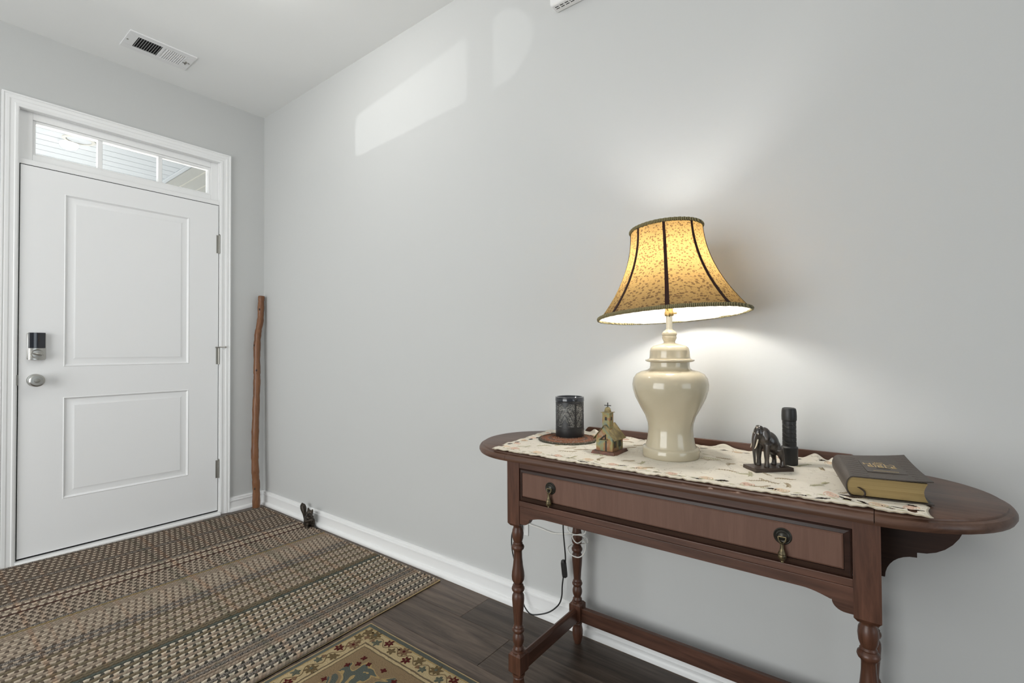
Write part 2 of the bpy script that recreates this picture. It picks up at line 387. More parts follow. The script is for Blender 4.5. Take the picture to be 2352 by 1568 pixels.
pwll = B(-3.3, -.12, -.072, -.02, -.2, 2.62).build('porch_wall', 'siding', smooth=0); tag(pwll, 'beige lap-sided wall beside the porch seen through the transom', 'porch wall', 'structure')
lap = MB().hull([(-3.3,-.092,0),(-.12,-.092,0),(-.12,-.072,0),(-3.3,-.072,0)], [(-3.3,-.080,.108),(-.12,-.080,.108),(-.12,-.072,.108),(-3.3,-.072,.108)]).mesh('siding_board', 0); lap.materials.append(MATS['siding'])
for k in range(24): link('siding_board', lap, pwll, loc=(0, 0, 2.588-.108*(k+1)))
tag(B(-3.3, -.121, -3.6, -.02, -.30, -.02).build('porch_floor', 'concrete', smooth=0), 'concrete porch slab outside the entry door', 'porch floor', 'structure')
tag(B(-30, -3.3, -25, 25, -.40, -.25).build('ground', 'concrete', smooth=0), 'pale concrete driveway in front of the house', 'driveway', 'structure')
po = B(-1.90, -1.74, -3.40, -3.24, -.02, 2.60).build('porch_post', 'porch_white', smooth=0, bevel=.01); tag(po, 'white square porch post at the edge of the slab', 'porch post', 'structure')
plt = thing('porch_light', (-1.16,-.775,2.599), 'round recessed light with pale ring in the porch ceiling', 'ceiling light')
MB().lathe([(.068,-.001),(.072,-.008),(.092,-.006),(.095,.0),(.068,.0)], 40, caps=False).build('trim_ring', 'siding', plt)
MB().lathe([(.0,-.004),(.068,-.003),(.068,.0)], 40, caps=False).build('lens', 'porch_white', plt)

# ---- ceiling fixture in the foyer (just out of frame; its reflection shows in the transom)
def emis(name, col, strength):
    m = bpy.data.materials.new(name); m.use_nodes = True; MATS[name] = m; nt = m.node_tree; nt.nodes.remove(nt.nodes['Principled BSDF'])
    e = nt.nodes.new('ShaderNodeEmission'); e.inputs[0].default_value = (*col, 1); e.inputs[1].default_value = strength; nt.links.new(e.outputs[0], nt.nodes['Material Output'].inputs[0]); return m
emis('lit_dome', (1.0, 0.985, 0.95), 95)
clt = thing('ceiling_light', (1.457,-.76,H), 'round flush-mount ceiling light with glowing white dome over the rugs', 'ceiling light')
MB().lathe([(.0,0),(.066,0),(.066,-.016),(.058,-.020)], 40, caps=False).build('mounting_ring', 'nickel', clt)
MB().lathe([(.058,-.018),(.056,-.034),(.047,-.050),(.03,-.059),(.0,-.063)], 40, caps=False).build('dome', 'lit_dome', clt)

# ================================================================ THINGS
# ---- ceiling vent
vt = thing('ceiling_vent', (0,0,H), 'white louvred air vent in the ceiling near the door wall', 'air vent')
vx0, vx1, vy0, vy1 = .234, .425, -.870, -.566
vf = MB(); b1, b2, b3, b4 = vy0+.045, vy0+.152, vy0+.166, vy0+.262; sx0, sx1 = vx0+.038, vx1-.036
for a in ((vx0,sx0,vy0,vy1),(sx1,vx1,vy0,vy1),(sx0,sx1,vy0,b1),(sx0,sx1,b2,b3),(sx0,sx1,b4,vy1)): vf.box(*a, -.007, -.0)
vf.build('frame', 'white_metal', vt, smooth=0, bevel=.002)
B(sx0-.002, sx1+.002, b1-.002, b4+.002, -.0008, -.0002).build('duct_shade', 'black_gap', vt, smooth=0)  # flat black sheet paints the shade of the duct; the ceiling is closed
for (ya, yb, sgn) in ((b1,b2,1),(b3,b4,-1)):
    for k in range(10):
        yy = ya+(yb-ya)*(k+.5)/10
        s_ = MB().box(sx0, sx1, -.0042 if sgn > 0 else -.0056, .0042 if sgn > 0 else .0056, -.0004, .0004).xf(Matrix.Translation((0,yy,-.0046)) @ Matrix.Rotation(R(62 if sgn > 0 else -30), 4, 'X'))
        s_.build('blade', 'white_metal', vt, smooth=0)
MB().box(.318,.342,-.597,-.592,-.016,-.006).box(.318,.324,-.606,-.592,-.010,-.006).build('lever', 'dull_nickel', vt, smooth=0)
for yy in (vy0+.012, vy1-.012): MB().lathe([(.0045,0),(.0045,-.0015),(.0,-.002)], 12, ((vx0+vx1)/2,yy,-.007), caps=False).build('screw', 'dull_nickel', vt)

# ---- wall-mounted chime box at the top of the wall
ch = thing('door_chime', (2.428,0,2.394), 'white door chime box with slotted underside high on the wall', 'door chime')
def rrect(w, h, r, n=6):
    out = []
    for cx, cz, a in ((w-r,h-r,0),(r,h-r,90),(r,r,180),(w-r,r,270)):
        for i in range(n+1): t = R(a+90*i/n); out.append((cx+r*math.cos(t), cz+r*math.sin(t)))
    return out
ho = rrect(.26,.20,.012); hi = [(.004+x_*(.252/.26), .004+z_*(.192/.20)) for x_, z_ in ho]
MB().hull([(x_,0,z_) for x_,z_ in ho], [(x_,-.050,z_) for x_,z_ in ho]).build('housing', 'white_plastic', ch, bevel=.006)
for rowy in (-.034,-.024):
    for k in range(11): B(.016+k*.0215, .031+k*.0215, rowy-.0016, rowy+.0016, -.0006, .002).build('slot', 'black_gap', ch, smooth=0)

# ---- outlet plate
ot = thing('wall_outlet', (2.243,0,.356), 'white duplex outlet plate low on the wall behind the table', 'outlet')
B(-.035,.035,-.005,0,-.0575,.0575).build('cover_plate', 'white_plastic', ot, bevel=.002)
for zz in (-.02,.02): MB().prism([(a,b+zz) for a,b in rrect(.032,.028,.009)], 'y', -.0065, -.004).xf(Matrix.Translation((-.016,0,-.014))).build('socket', 'white_plastic', ot)

# ---- walking stick in the corner
sp = catmull([(.034,-.033,1.44),(.036,-.037,1.379),(.041,-.043,1.273),(.044,-.060,1.182),(.049,-.069,1.078),(.053,-.071,.929),(.057,-.073,.84),(.063,-.081,.664),(.070,-.089,.489),(.076,-.093,.344),(.081,-.091,.227),(.084,-.087,.139),(.088,-.089,.004)], 6)
sr = [.0195 + .004*(i/len(sp)) + .0012*math.sin(i*1.1) + .0008*math.sin(i*2.7) for i in range(len(sp))]
for i in (22,23): sr[i] += .002
wk = MB().tube(sp, sr, 14).build('walking_stick', 'stick_wood'); tag(wk, 'reddish peeled-wood walking stick leaning in the corner', 'walking stick')
for (i, a) in ((8,-.9),(23,-2.2),(30,.4),(66,-.9)):
    p = sp[min(i,len(sp)-2)]; d = Vector((math.cos(a)*.6+.55, -abs(math.sin(a))-.3, 0)).normalized()
    MB().ell(p + d*(sr[i]-.0015), (.005,.005,.008), 10, 6).build('knot', 'knot', wk)

# ---- squirrel figurine
brm = mat('bronze_dark', (0.035, 0.028, 0.022), 0.45, 0.55); g = N(brm); g.base(g.ramp(g.noise(g.co(), 60, 3), [(.35,(.018,.014,.011)),(.7,(.085,.066,.048))]))
sq = MB()
sq.ell((.690,-.058,.040),(.030,.026,.040),16,12); sq.ell((.706,-.062,.062),(.022,.021,.028),14,10)
sq.ell((.722,-.068,.094),(.022,.019,.019),14,10); sq.ell((.741,-.076,.089),(.012,.011,.010),12,8); sq.tube([(.708,-.062,.07),(.718,-.066,.09)],.016,10)
for ex, ey, sg2 in ((.703,-.064,-1),(.738,-.064,1)): sq.tube([(ex,ey,.102),(ex+sg2*.004,ey,.112),(ex+sg2*.007,ey+.001,.120)], [.009,.0065,.003], 8)
for sy in (-1,1):
    sq.ell((.704,-.060+sy*.020,.030),(.023,.012,.026),12,8); sq.tube([(.700,-.060+sy*.018,.012),(.728,-.066+sy*.018,.008),(.742,-.07+sy*.018,.007)],[.011,.010,.006],8)
    sq.tube([(.706,-.062+sy*.018,.066),(.720,-.070+sy*.017,.050),(.740,-.074+sy*.008,.056)],[.010,.0085,.007],8)
sq.ell((.746,-.074,.059),(.009,.009,.010),10,8)
sq.tube(catmull([(.672,-.056,.018),(.650,-.054,.028),(.641,-.054,.055),(.634,-.054,.080),(.622,-.053,.104),(.612,-.053,.120),(.607,-.053,.130)],4), [.015,.014,.012,.0105,.009,.0085,.0085,.009,.0095,.010,.011,.0125,.014,.0155,.017,.0178,.018,.0175,.0165,.015,.0125,.0095,.007,.0045,.002], 10)
sq.box(.655,.755,-.088,-.036,-.001,.006)
sg = fused('squirrel_figurine', sq, 'bronze_dark', voxel=.0026, smooth=2); tag(sg, 'dark bronze squirrel figurine sitting upright by the baseboard', 'figurine')
MB().ell((.737,-.086,.097),(.0028,.0028,.0028),8,6).build('eye', 'black_gloss', sg)

# ---- striped woven rug made of braided rows
RUGM = []
def braid(name, a, b, spread=.74, per=.0262, tweed=0.0, solid=False):
    m = mat(name, a, 0.9, spec=0.15); g = N(m); v = g.co(); s = g.sep(v)
    oi = g.n('ShaderNodeObjectInfo'); ph = g.math('ADD', g.math('MULTIPLY', s[1], 1/per), g.math('MULTIPLY', s[0], .15))
    ph = g.math('ADD', ph, oi.outputs['Alpha'])
    fr_ = g.math('FRACT', g.math('ADD', ph, 100.0)); tri = g.math('ABSOLUTE', g.math('SUBTRACT', fr_, .5))
    jit = g.math('MULTIPLY', g.math('SUBTRACT', g.noise(g.co((3,60,3)), 1.0, 2), .5), .16)
    f = g.math('GREATER_THAN', g.math('ADD', g.math('ADD', tri, jit), g.math('MULTIPLY', g.math('ABSOLUTE', s[0]), .28)), spread*.5)
    fine = g.noise(g.co((3,160,200)), 1.0, 2)
    big = g.noise(g.co((.3,9,1)), 1.0, 1)
    ca = g.mix(g.math('MULTIPLY', fine, .5), a, tuple(x_*.55 for x_ in a)); cb = g.mix(g.math('MULTIPLY', fine, .6), b, tuple(x_*1.9 for x_ in b))
    c = g.mix(g.math('MULTIPLY', f, .22), ca, cb) if solid else g.mix(f, ca, cb)
    if tweed:
        t = g.noise(g.co((4,300,170)), 1.0, 1); c = g.mix(g.math('GREATER_THAN', t, .52), a, b); c = g.mix(g.math('GREATER_THAN', g.noise(g.co((4,260,210), loc=(3,1,2)), 1.0, 1), .58), c, (.33,.30,.26))
    tw = g.math('SINE', g.math('MULTIPLY', g.math('ADD', g.math('MULTIPLY', s[1], 1/.0131), g.math('MULTIPLY', s[0], 1.1)), 2*PI))
    if solid: c = g.mix(g.math('MULTIPLY', g.math('GREATER_THAN', g.math('ADD', tw, g.math('SUBTRACT', fine, .5)), .35), .42), c, tuple(x_*.32 for x_ in a))
    tint = g.ramp(g.noise(g.co((.8,26,3), loc=(2,3,4)), 1.0, 1), [(.30,(.55,.62,.58)),(.45,(1,1,1)),(.56,(1,1,1)),(.68,(1.0,.82,.72))])
    c = g.mix(.8, c, tint, 'MULTIPLY'); c = g.mix(g.math('MULTIPLY', big, .3), c, tuple(x_*.5 for x_ in a))
    g.base(c); g.bump(fine, .5, .001); RUGM.append(name)
cream, taupe, brown, black_, olive, sage = (.72,.63,.50), (.34,.27,.21), (.075,.055,.042), (.025,.025,.023), (.36,.27,.14), (.12,.13,.11)
braid('braid_cream_brown', (.60,.50,.39), brown); braid('braid_cream_black', cream, black_); braid('braid_taupe_brown', (.42,.34,.265), (.055,.041,.032))
braid('braid_taupe', (.40,.32,.245), brown, solid=True); braid('braid_tweed', (.20,.17,.145), (.055,.052,.050), tweed=1); braid('braid_olive', olive, brown, solid=True); braid('braid_sage', sage, black_, solid=True)
braid('braid_umber', (.17,.13,.10), (.06,.045,.035)); braid('braid_fawn_brown', (.50,.41,.32), (.065,.048,.037), spread=.66); braid('braid_dark', (.10,.055,.043), brown, solid=True); braid('braid_olive_mix', (.22,.175,.115), (.075,.08,.065), solid=True)
mat('rug_binding', (.44,.33,.18), .9, spec=.1)
rg = thing('woven_rug', (0,0,0), 'striped taupe and brown braided flat-weave rug before the door', 'rug')
Y0, Y1 = -.058, -1.56; NR = 104
xa = lambda t: .098 + (1.806-.098)*t      # at Y0
xb = lambda t: .012 + (1.848-.012)*t      # at Y1
MB().hull([(xa(0)-.004,Y0+.004,0),(xa(1)+.006,Y0+.004,0),(xb(1)+.006,Y1-.004,0),(xb(0)-.004,Y1-.004,0)], [(xa(0)-.004,Y0+.004,.003),(xa(1)+.006,Y0+.004,.003),(xb(1)+.006,Y1-.004,.003),(xb(0)-.004,Y1-.004,.003)]).build('backing', 'black_gap', rg, smooth=0)  # black colour stands in for shade in the grooves between rows
MB().tube([(xa(0)-.004,Y0+.003,.0035),(xa(1)+.006,Y0+.003,.0035),(xb(1)+.006,Y1-.003,.0035),(xb(0)-.004,Y1-.003,.0035),(xa(0)-.004,Y0+.003,.0035)], .0042, 8).build('binding', 'rug_binding', rg)
def cord_mesh(per, ph, amp=1.0):
    ns = 300; L = Y0-Y1; vs = []; fs = []; nc = 6
    for i in range(ns+1):
        y_ = -L*i/ns; q = .5+.5*math.cos(2*PI*(y_/per*2+ph)); k = .96-.22*amp*(1-q)
        for j in range(nc):
            a = PI*j/(nc-1); vs.append((.5*k*math.cos(a), y_, .002+(.0100-.0030*amp*(1-q))*math.sin(a)**.8 if 0 < j < nc-1 else .002))
    for i in range(ns):
        for j in range(nc-1): a = i*nc+j; fs.append((a, a+nc, a+nc+1, a+1))
    me = MB().add(vs, fs).mesh('braided_row', 60); me.materials.append(MATS['braid_taupe']); return me
CM = [cord_mesh(.0524, .0, .45), cord_mesh(.0524, .25, .35)]
rng = random.Random(11)
def row_type(k):
    t = k/NR; e = k % 2 == 0
    if t < .27: return ('braid_fawn_brown' if e else 'braid_umber') if k % 14 else 'braid_tweed'
    if t < .34: return ['braid_cream_brown','braid_taupe','braid_cream_brown','braid_dark'][k % 4]
    if t < .43: return 'braid_fawn_brown' if e else 'braid_taupe_brown'
    if t < .47: return ['braid_taupe','braid_tweed','braid_olive','braid_taupe'][k % 4]
    if t < .55: return 'braid_cream_brown' if e else 'braid_taupe'
    if t < .60: return 'braid_fawn_brown' if e else 'braid_tweed'
    if t < .72: return 'braid_cream_brown' if e else ('braid_taupe' if k % 4 == 1 else 'braid_olive_mix')
    if t < .75: return ['braid_olive_mix','braid_sage','braid_olive','braid_olive_mix'][k % 4]
    if t < .87: return 'braid_cream_black' if e else ('braid_taupe' if k % 4 == 1 else 'braid_olive_mix')
    if t < .91: return ['braid_taupe','braid_tweed','braid_taupe','braid_tweed'][k % 4]
    return 'braid_cream_black' if e else ('braid_tweed' if k % 4 == 1 else 'braid_taupe')
def row_width(k):
    e = k % 2 == 0
    return (1.28 if e else .72) if k/NR < .43 else (.80 if e else 1.20)
cw = 1.78/NR
for k in range(NR):
    t = (k+.5)/NR; p0 = Vector((xa(t),Y0,0)); p1 = Vector((xb(t),Y1,0)); d = p1-p0
    o = link('braided_row', CM[k % 2], rg); o.location = (p0.x, p0.y, 0); o.rotation_euler.z = math.atan2(d.x, -d.y); o.scale = (cw*.92*row_width(k), d.length/(Y0-Y1), 1)
    o.color = (1,1,1,(k//2*.37 + (0 if k % 2 == 0 else .5)) % 1.0)
    o.material_slots[0].link = 'OBJECT'; o.material_slots[0].material = MATS[row_type(k)]

# ---- floral area rug
pr = mat('floral_pile', (.5,.4,.26), .95, spec=.1); g = N(pr); v = g.co(); s = g.sep(v)
# object space: corner at (0,0); rug spreads +x and -y; distance from the two visible edges
e1 = s[0]; e2 = g.math('MULTIPLY', s[1], -1.0); ed = g.math('MINIMUM', e1, e2)
ed = g.math('ADD', ed, g.math('MULTIPLY', g.math('SUBTRACT', g.noise(v, 40, 2), .5), .007))
fz = g.noise(v, 260, 2); blue = (.10,.115,.105); gold = (.42,.30,.13); crm = (.54,.42,.235); tan = (.27,.185,.10); tea = (.085,.105,.092)
ringc = g.ramp(g.math('MULTIPLY', ed, 2.5), [(0,(.22,.18,.10)),(.012,blue),(.058,gold),(.072,crm),(.226,(.15,.11,.065)),(.240,crm),(.262,(.17,.125,.07)),(.275,tan)], 'CONSTANT')
vo = g.n('ShaderNodeTexNoise'); g.l(v, vo.inputs['Vector']); vo.inputs['Scale'].default_value = 9.0; vo.inputs['Detail'].default_value = 1.5; vo.inputs['Distortion'].default_value = 1.0
swirl = g.ramp(vo.outputs[0], [(0,tan),(.41,gold),(.435,tea),(.535,gold),(.56,tan),(.66,tea)], 'CONSTANT')
infield = g.math('GREATER_THAN', ed, .150); c = g.mix(infield, ringc, swirl)
c = g.mix(g.math('MULTIPLY', fz, .5), c, (.10,.08,.055)); g.base(c); g.bump(fz, .8, .003)
r2o = thing('floral_rug', (1.851,-.457,0), 'cream and gold floral oriental rug with grey-blue edge', 'rug', rz=R(.25))
pb = MB(); nx, ny = 60, 50; WX, WY = 1.5, 1.2
vs = []; 
for j in range(ny+1):
    for i in range(nx+1):
        a = min(i/nx*WX, j/ny*WY); vs.append((i/nx*WX, -j/ny*WY, .010 if a > 0 else .006))
fs = [(j*(nx+1)+i, j*(nx+1)+i+1, (j+1)*(nx+1)+i+1, (j+1)*(nx+1)+i) for j in range(ny) for i in range(nx)]
pb.add(vs, fs).build('pile', 'floral_pile', r2o, smooth=0)
B(0.0, WX, -WY, 0.0, .0002, .0065).build('backing', 'rug_binding', r2o, smooth=0)
for nm, cc in (('petal_red',(.10,.018,.016)),('petal_olive',(.17,.12,.06)),('petal_sage',(.13,.135,.10)),('petal_rust',(.23,.14,.08)),('vine',(.20,.14,.075))):
    m = mat(nm, cc, .95, spec=.1); g = N(m); f_ = g.noise(g.co(), 300, 2); g.base(g.mix(f_, cc, tuple(x_*.55 for x_ in cc))); g.bump(f_, .6, .002)
fr2 = random.Random(5)
def flower(x_, y_, r, m, core, petals=6):
    n = petals*6; pts = []
    ph = fr2.random()*6
    for i in range(n):
        t = 2*PI*i/n; k = r*(.74+.26*math.cos(petals*t+ph))*(.78+.4*fr2.random()); pts.append((x_+k*math.cos(t), y_+k*math.sin(t)))
    r *= .8
    f = MB().prism(pts, 'z', .0095, .0118).build('flower', m, r2o, smooth=0)
    if core: MB().lathe([(r*.28,.0095),(r*.28,.0128),(0,.0130)], 10, (x_,y_,0), caps=False).build('flower_centre', core, f)
seq = [('petal_olive',.025,'petal_sage',7),('petal_sage',.017,None,5),('petal_red',.018,'petal_rust',6),('petal_olive',.018,None,5),('petal_rust',.024,'petal_red',7),('petal_red',.018,'petal_olive',6),('petal_olive',.020,None,6),('petal_sage',.016,None,5)]
flower(.050,-.050,.022,'petal_olive',None,5); flower(.072,-.072,.013,'petal_rust',None,4)
for side in (0,1):
    vp = []
    for k in range(26):
        d_ = .088+k*.040; off = .058+(.013 if k % 2 else -.012)
        mm, rr, cc, pp = seq[(k+3*side) % 8]
        P = (d_, -off) if side == 0 else (off, -d_)
        if P[0] < WX-.05 and P[1] > -WY+.05:
            flower(P[0], P[1], rr, mm, cc, pp)
            q_ = .058-(.014 if k % 2 else -.014); vp.append((d_,-q_,.0098) if side == 0 else (q_,-d_,.0098))
            if k % 3 == 0: Q = (d_+.018,-(.058-(off-.058)*1.1)) if side == 0 else (.058-(off-.058)*1.1,-d_-.018); flower(Q[0], Q[1], .010, 'petal_rust', None, 3)
    MB().tube(catmull(vp, 5), .0016, 6).build('vine', 'vine', r2o)
for P in ((.165,-.150),(.150,-.205),(.205,-.160),(.175,-.180),(.27,-.150),(.150,-.29),(.34,-.165),(.165,-.38),(.42,-.15)): flower(P[0], P[1], .011, 'petal_red', None, 4)

# ---- console table
XC = 2.9775; TZ = .755; yc = -.265; RR = .22; LX = .44
ct = thing('console_table', (0,0,0), 'dark mahogany console table with rounded ends, one drawer and turned legs', 'console table')
def stadium(off, seg=28, half=None):
    """outline inset by off; half 'L','R','M' pieces"""
    r = RR-off; pts = []
    if half in (None, 'R'):
        for i in range(seg+1): t = -PI/2+PI*i/seg; pts.append((XC+LX+r*math.cos(t), yc+r*math.sin(t)))
    if half == 'R': return pts
    if half in (None, 'L'):
        for i in range(seg+1): t = PI/2+PI*i/seg; pts.append((XC-LX+r*math.cos(t), yc+r*math.sin(t)))
    return pts
EP = [(.010,-.026),(.003,-.024),(0,-.018),(.0005,-.012),(.004,-.0065),(.010,-.0045),(.0125,-.0040),(.0135,-.001),(.0150,0)]   # inset, z below top: bullnose, quirk, lip
def top_piece(half, name, m, x0=None, x1=None):
    mb = MB(); rings = []
    for off, dz in EP:
        if half == 'M': pts = [(x0,yc-RR+off),(x1,yc-RR+off),(x1,yc+RR-off),(x0,yc+RR-off)]
        else: pts = stadium(off, 28, half)
        rings.append([(x_,y_,TZ+dz) for x_,y_ in pts])
    n = len(rings[0]); vs = [v for r in rings for v in r]; fs = []
    for j in range(len(rings)-1):
        for i in range(n): a = j*n+i; b = j*n+(i+1)%n; fs.append((a,b,b+n,a+n))
    fs += [tuple(range(n)), tuple(range((len(rings)-1)*n, len(rings)*n))]
    return mb.add(vs, fs).build(name, m, ct, smooth=35)
top_piece('M', 'table_top', 'mahogany_top', XC-LX-.0006+.0012, XC+LX-.0012)
top_piece('R', 'end_leaf', 'mahogany_top'); top_piece('L', 'end_leaf', 'mahogany_top')
# gallery along the back edge
gp = [(2.560,TZ-.001)] + [(2.560+.030*i/8, TZ+.026*(.5-.5*math.cos(PI*i/8))) for i in range(1,9)] + [(XC*2-2.560-.030*i/8, TZ+.026*(.5-.5*math.cos(PI*i/8))) for i in range(8,0,-1)] + [(XC*2-2.560,TZ-.001)]
MB().prism(gp, 'y', -.057, -.0475).build('gallery_rail', 'mahogany_x', ct, smooth=30, bevel=.0015)
lx0, lx1, lyf, lyb, hs = 2.5465, 3.404, -.4325, -.075, .0222
LP = [(.011,.537),(.016,.531),(.0135,.526),(.0135,.522),(.0165,.515),(.0178,.503),(.0165,.489),(.0128,.478),(.0150,.474),(.0140,.4715),(.0185,.467),(.0196,.462),(.0180,.457),(.0140,.454),(.0125,.448),(.0130,.430),(.0155,.405),(.0185,.388),(.0196,.375),(.0185,.364),(.0145,.356),(.0105,.3525),(.0165,.348),(.0140,.346),(.0190,.3415),(.0197,.3365),(.0180,.331),(.0125,.327),(.0150,.3235),(.0182,.316),(.0186,.305),(.0170,.282),(.0145,.255),(.0132,.235),(.0130,.227),(.0160,.223),(.0150,.2205),(.0182,.2165),(.0184,.2125),(.0165,.208),(.0125,.204),(.0145,.2000),(.0172,.192),(.0176,.185),(.0160,.176),(.0125,.168),(.0125,.165),(.0165,.160),(.0165,.156),(.0140,.1535),(.0195,.150),(.019,.140)]
FP = [(.0190,.085),(.0195,.079),(.0150,.074),(.0165,.071),(.0150,.068),(.0165,.060),(.0190,.046),(.0188,.034),(.0160,.016),(.0125,.003),(.0110,.0)]
def leg(cx, cy):
    mb = MB(); h = hs
    mb.box(-h,h,-h,h,.537,TZ-.027)
    mb.hull([(-.016,-.016,.529),(.016,-.016,.529),(.016,.016,.529),(-.016,.016,.529)], [(-h,-h,.5372),(h,-h,.5372),(h,h,.5372),(-h,h,.5372)])
    mb.lathe(LP, 28); mb.lathe(FP, 28)
    h2 = .0218; c_ = .006
    mb.box(-h2,h2,-h2,h2,.091,.1425)
    for z0, z1 in ((.1424,.1495),(.0911,.0840)):
        mb.hull([(-h2,-h2,z0),(h2,-h2,z0),(h2,h2,z0),(-h2,h2,z0)], [(-h2+c_,-h2+c_,z1),(h2-c_,-h2+c_,z1),(h2-c_,h2-c_,z1),(-h2+c_,h2-c_,z1)])
    return mb.build('leg', 'mahogany_z', ct, loc=(cx,cy,0), smooth=40)
for cx in (lx0,lx1):
    for cy in (lyf,lyb): leg(cx,cy)
# front frame: top rail, lower rail and shaped apron, back panel, side aprons
xl, xr = lx0+hs-.001, lx1-hs+.001
B(xl, xr, -.4535, -.432, .7085, TZ-.027).build('top_rail', 'mahogany_x', ct, smooth=0)
B(xl, xr, -.4535, -.432, .5945, .6105).build('lower_rail', 'mahogany_x', ct, smooth=0, bevel=.0015)
ap = [(xl,.5940),(xl,.541),(xl+.013,.541)]
for i in range(1,9): t = i/8*PI/2; ap.append((xl+.013+.026*math.sin(t)*.9, .541+.020*(1-math.cos(t)) ))
ap += [(xl+.0385,.5605)] + [(xl+.0385+.05*i/6, .5605+.0105*math.sin(PI/2*i/6)) for i in range(1,7)]
rgt = [(xr-(x_-xl), z_) for x_, z_ in ap[1:]][::-1]
ap = ap + rgt + [(xr,.5940)]
MB().prism(ap, 'y', -.4525, -.434).build('apron', 'mahogany_x', ct, smooth=0, bevel=.001)
B(xl, xr, -.085, -.068, .5945, TZ-.027).build('back_apron', 'mahogany_x', ct, smooth=0)
for sx, cx in ((-1,lx0),(1,lx1)):
    B(cx-.009, cx+.009, lyf+hs-.001, lyb-hs+.001, .560, TZ-.027).build('side_apron', 'mahogany_y', ct, smooth=0)
    bp = [(0,TZ-.0265),(0,.562),(.020,.562)]
    for i in range(1,9): t = PI*.5*i/8; bp.append((.020+.052-.052*math.cos(t), .562+.055*math.sin(t)*1.0))
    bp += [(.0745,.617),(.0745,.628)]
    for i in range(1,9): t = PI*.5*i/8; bp.append((.0745+.080*math.sin(t), .628+.1005-.1005*math.cos(t)*1.0))
    MB().prism([(cx+sx*(.008+a), b) for a,b in bp], 'y', yc-.010, yc+.010).build('bracket', 'mahogany_dark', ct, smooth=0, bevel=.001)
    sp2 = [(-.0095,.084),(.0095,.084),(.0095,.124),(.007,.130),(0,.1325),(-.007,.130),(-.0095,.124)]
    MB().prism([(cx+a,b) for a,b in sp2], 'y', lyf+.02, lyb-.02).build('stretcher', 'mahogany_y', ct, smooth=20)
MB().prism([(lyb+a,b) for a,b in ((-.0095,.084),(.0095,.084),(.0095,.130),(.007,.1325),(-.007,.1325),(-.0095,.130))], 'x', lx0+.02, lx1-.02).build('stretcher', 'mahogany_x', ct, smooth=20)
# drawer with cock-bead frame and two drop pulls
dwx0, dwx1, dwz0, dwz1 = xl+.002, xr-.002, .6120, .7070
dw = B(dwx0, dwx1, -.4505, -.10, dwz0, dwz1).build('drawer', 'mahogany_dark', ct, smooth=0)
bw = .0125
o_ = [(dwx0,dwz0),(dwx1,dwz0),(dwx1,dwz1),(dwx0,dwz1)]; i_ = [(dwx0+bw*.8,dwz0+.0135),(dwx1-bw,dwz0+.0135),(dwx1-bw,dwz1-.0095),(dwx0+bw*.8,dwz1-.0095)]
mid = [((a*2+c_)/3, (b*2+d2)/3) for (a,b),(c_,d2) in zip(o_, i_)]
vs = [(a,-.449,b) for a,b in o_]+[(a,-.4507,b) for a,b in o_]+[(a,-.4535,b) for a,b in mid]+[(a,-.4560,b) for a,b in i_]+[(a,-.449,b) for a,b in i_]
MB().add(vs, [(r*4+k, r*4+(k+1)%4, (r+1)*4+(k+1)%4, (r+1)*4+k) for r in range(4) for k in range(4)]).build('bead_frame', 'mahogany_dark', dw, smooth=0)
px0, px1, pz0, pz1 = dwx0+bw*.8+.001, dwx1-bw-.001, dwz0+.0145, dwz1-.0105
fp = MB(); d_ = .003
fp.hull([(px0,-.449,pz0),(px1,-.449,pz0),(px1,-.449,pz1),(px0,-.449,pz1)], [(px0,-.4545,pz0),(px1,-.4545,pz0),(px1,-.4545,pz1),(px0,-.4545,pz1)])
fp.hull([(px0,-.4544,pz0),(px1,-.4544,pz0),(px1,-.4544,pz1),(px0,-.4544,pz1)], [(px0+d_,-.4565,pz0+d_),(px1-d_,-.4565,pz0+d_),(px1-d_,-.4565,pz1-d_),(px0+d_,-.4565,pz1-d_)])
fp.build('front_panel', 'veneer', dw, smooth=0)
m = mat('antique_brass', (.16,.125,.065), .42, .8); g = N(m); g.base(g.ramp(g.noise(g.co(), 120, 3), [(.3,(.06,.052,.035)),(.7,(.26,.205,.11))]))
mat('aged_bronze', (.045,.042,.035), .4, .7)
for hx, hz in ((2.682,.668),(3.262,.668)):
    RX = Matrix.Translation((hx,-.4562,hz)) @ Matrix.Rotation(PI/2, 4, 'X')
    bpz = MB().lathe([(.0,.0),(.0172,.0),(.0172,.0018),(.0155,.003),(.0140,.0024),(.0128,.0040),(.0105,.0052),(.0085,.0045),(.0060,.0065),(.0,.0072)], 28, caps=False).xf(RX).build('pull_backplate', 'aged_bronze', dw)
    dp = MB().tube([(hx-.0075,-.4635,hz),(hx+.0075,-.4635,hz)], .0016, 8)
    dp.tube([(hx-.0075,-.464,hz),(hx-.0062,-.4655,hz-.007),(hx-.003,-.4665,hz-.0115),(hx,-.4668,hz-.0125),(hx+.003,-.4665,hz-.0115),(hx+.0062,-.4655,hz-.007),(hx+.0075,-.464,hz)], .0015, 8)
    dp.lathe([(.0,-.0105),(.0046,-.0125),(.0046,-.0135),(.0036,-.0145),(.0036,-.0215),(.0048,-.0265),(.0066,-.0305),(.0078,-.0325),(.0078,-.0342),(.0074,-.0350),(.0080,-.0362),(.0079,-.0400),(.0065,-.0450),(.0042,-.0475),(.0030,-.0480),(.0034,-.0500),(.0022,-.0520),(.0,-.0525)], 20, (hx,-.4668,hz), caps=False)
    dp.build('drop_pull', 'antique_brass', dw)

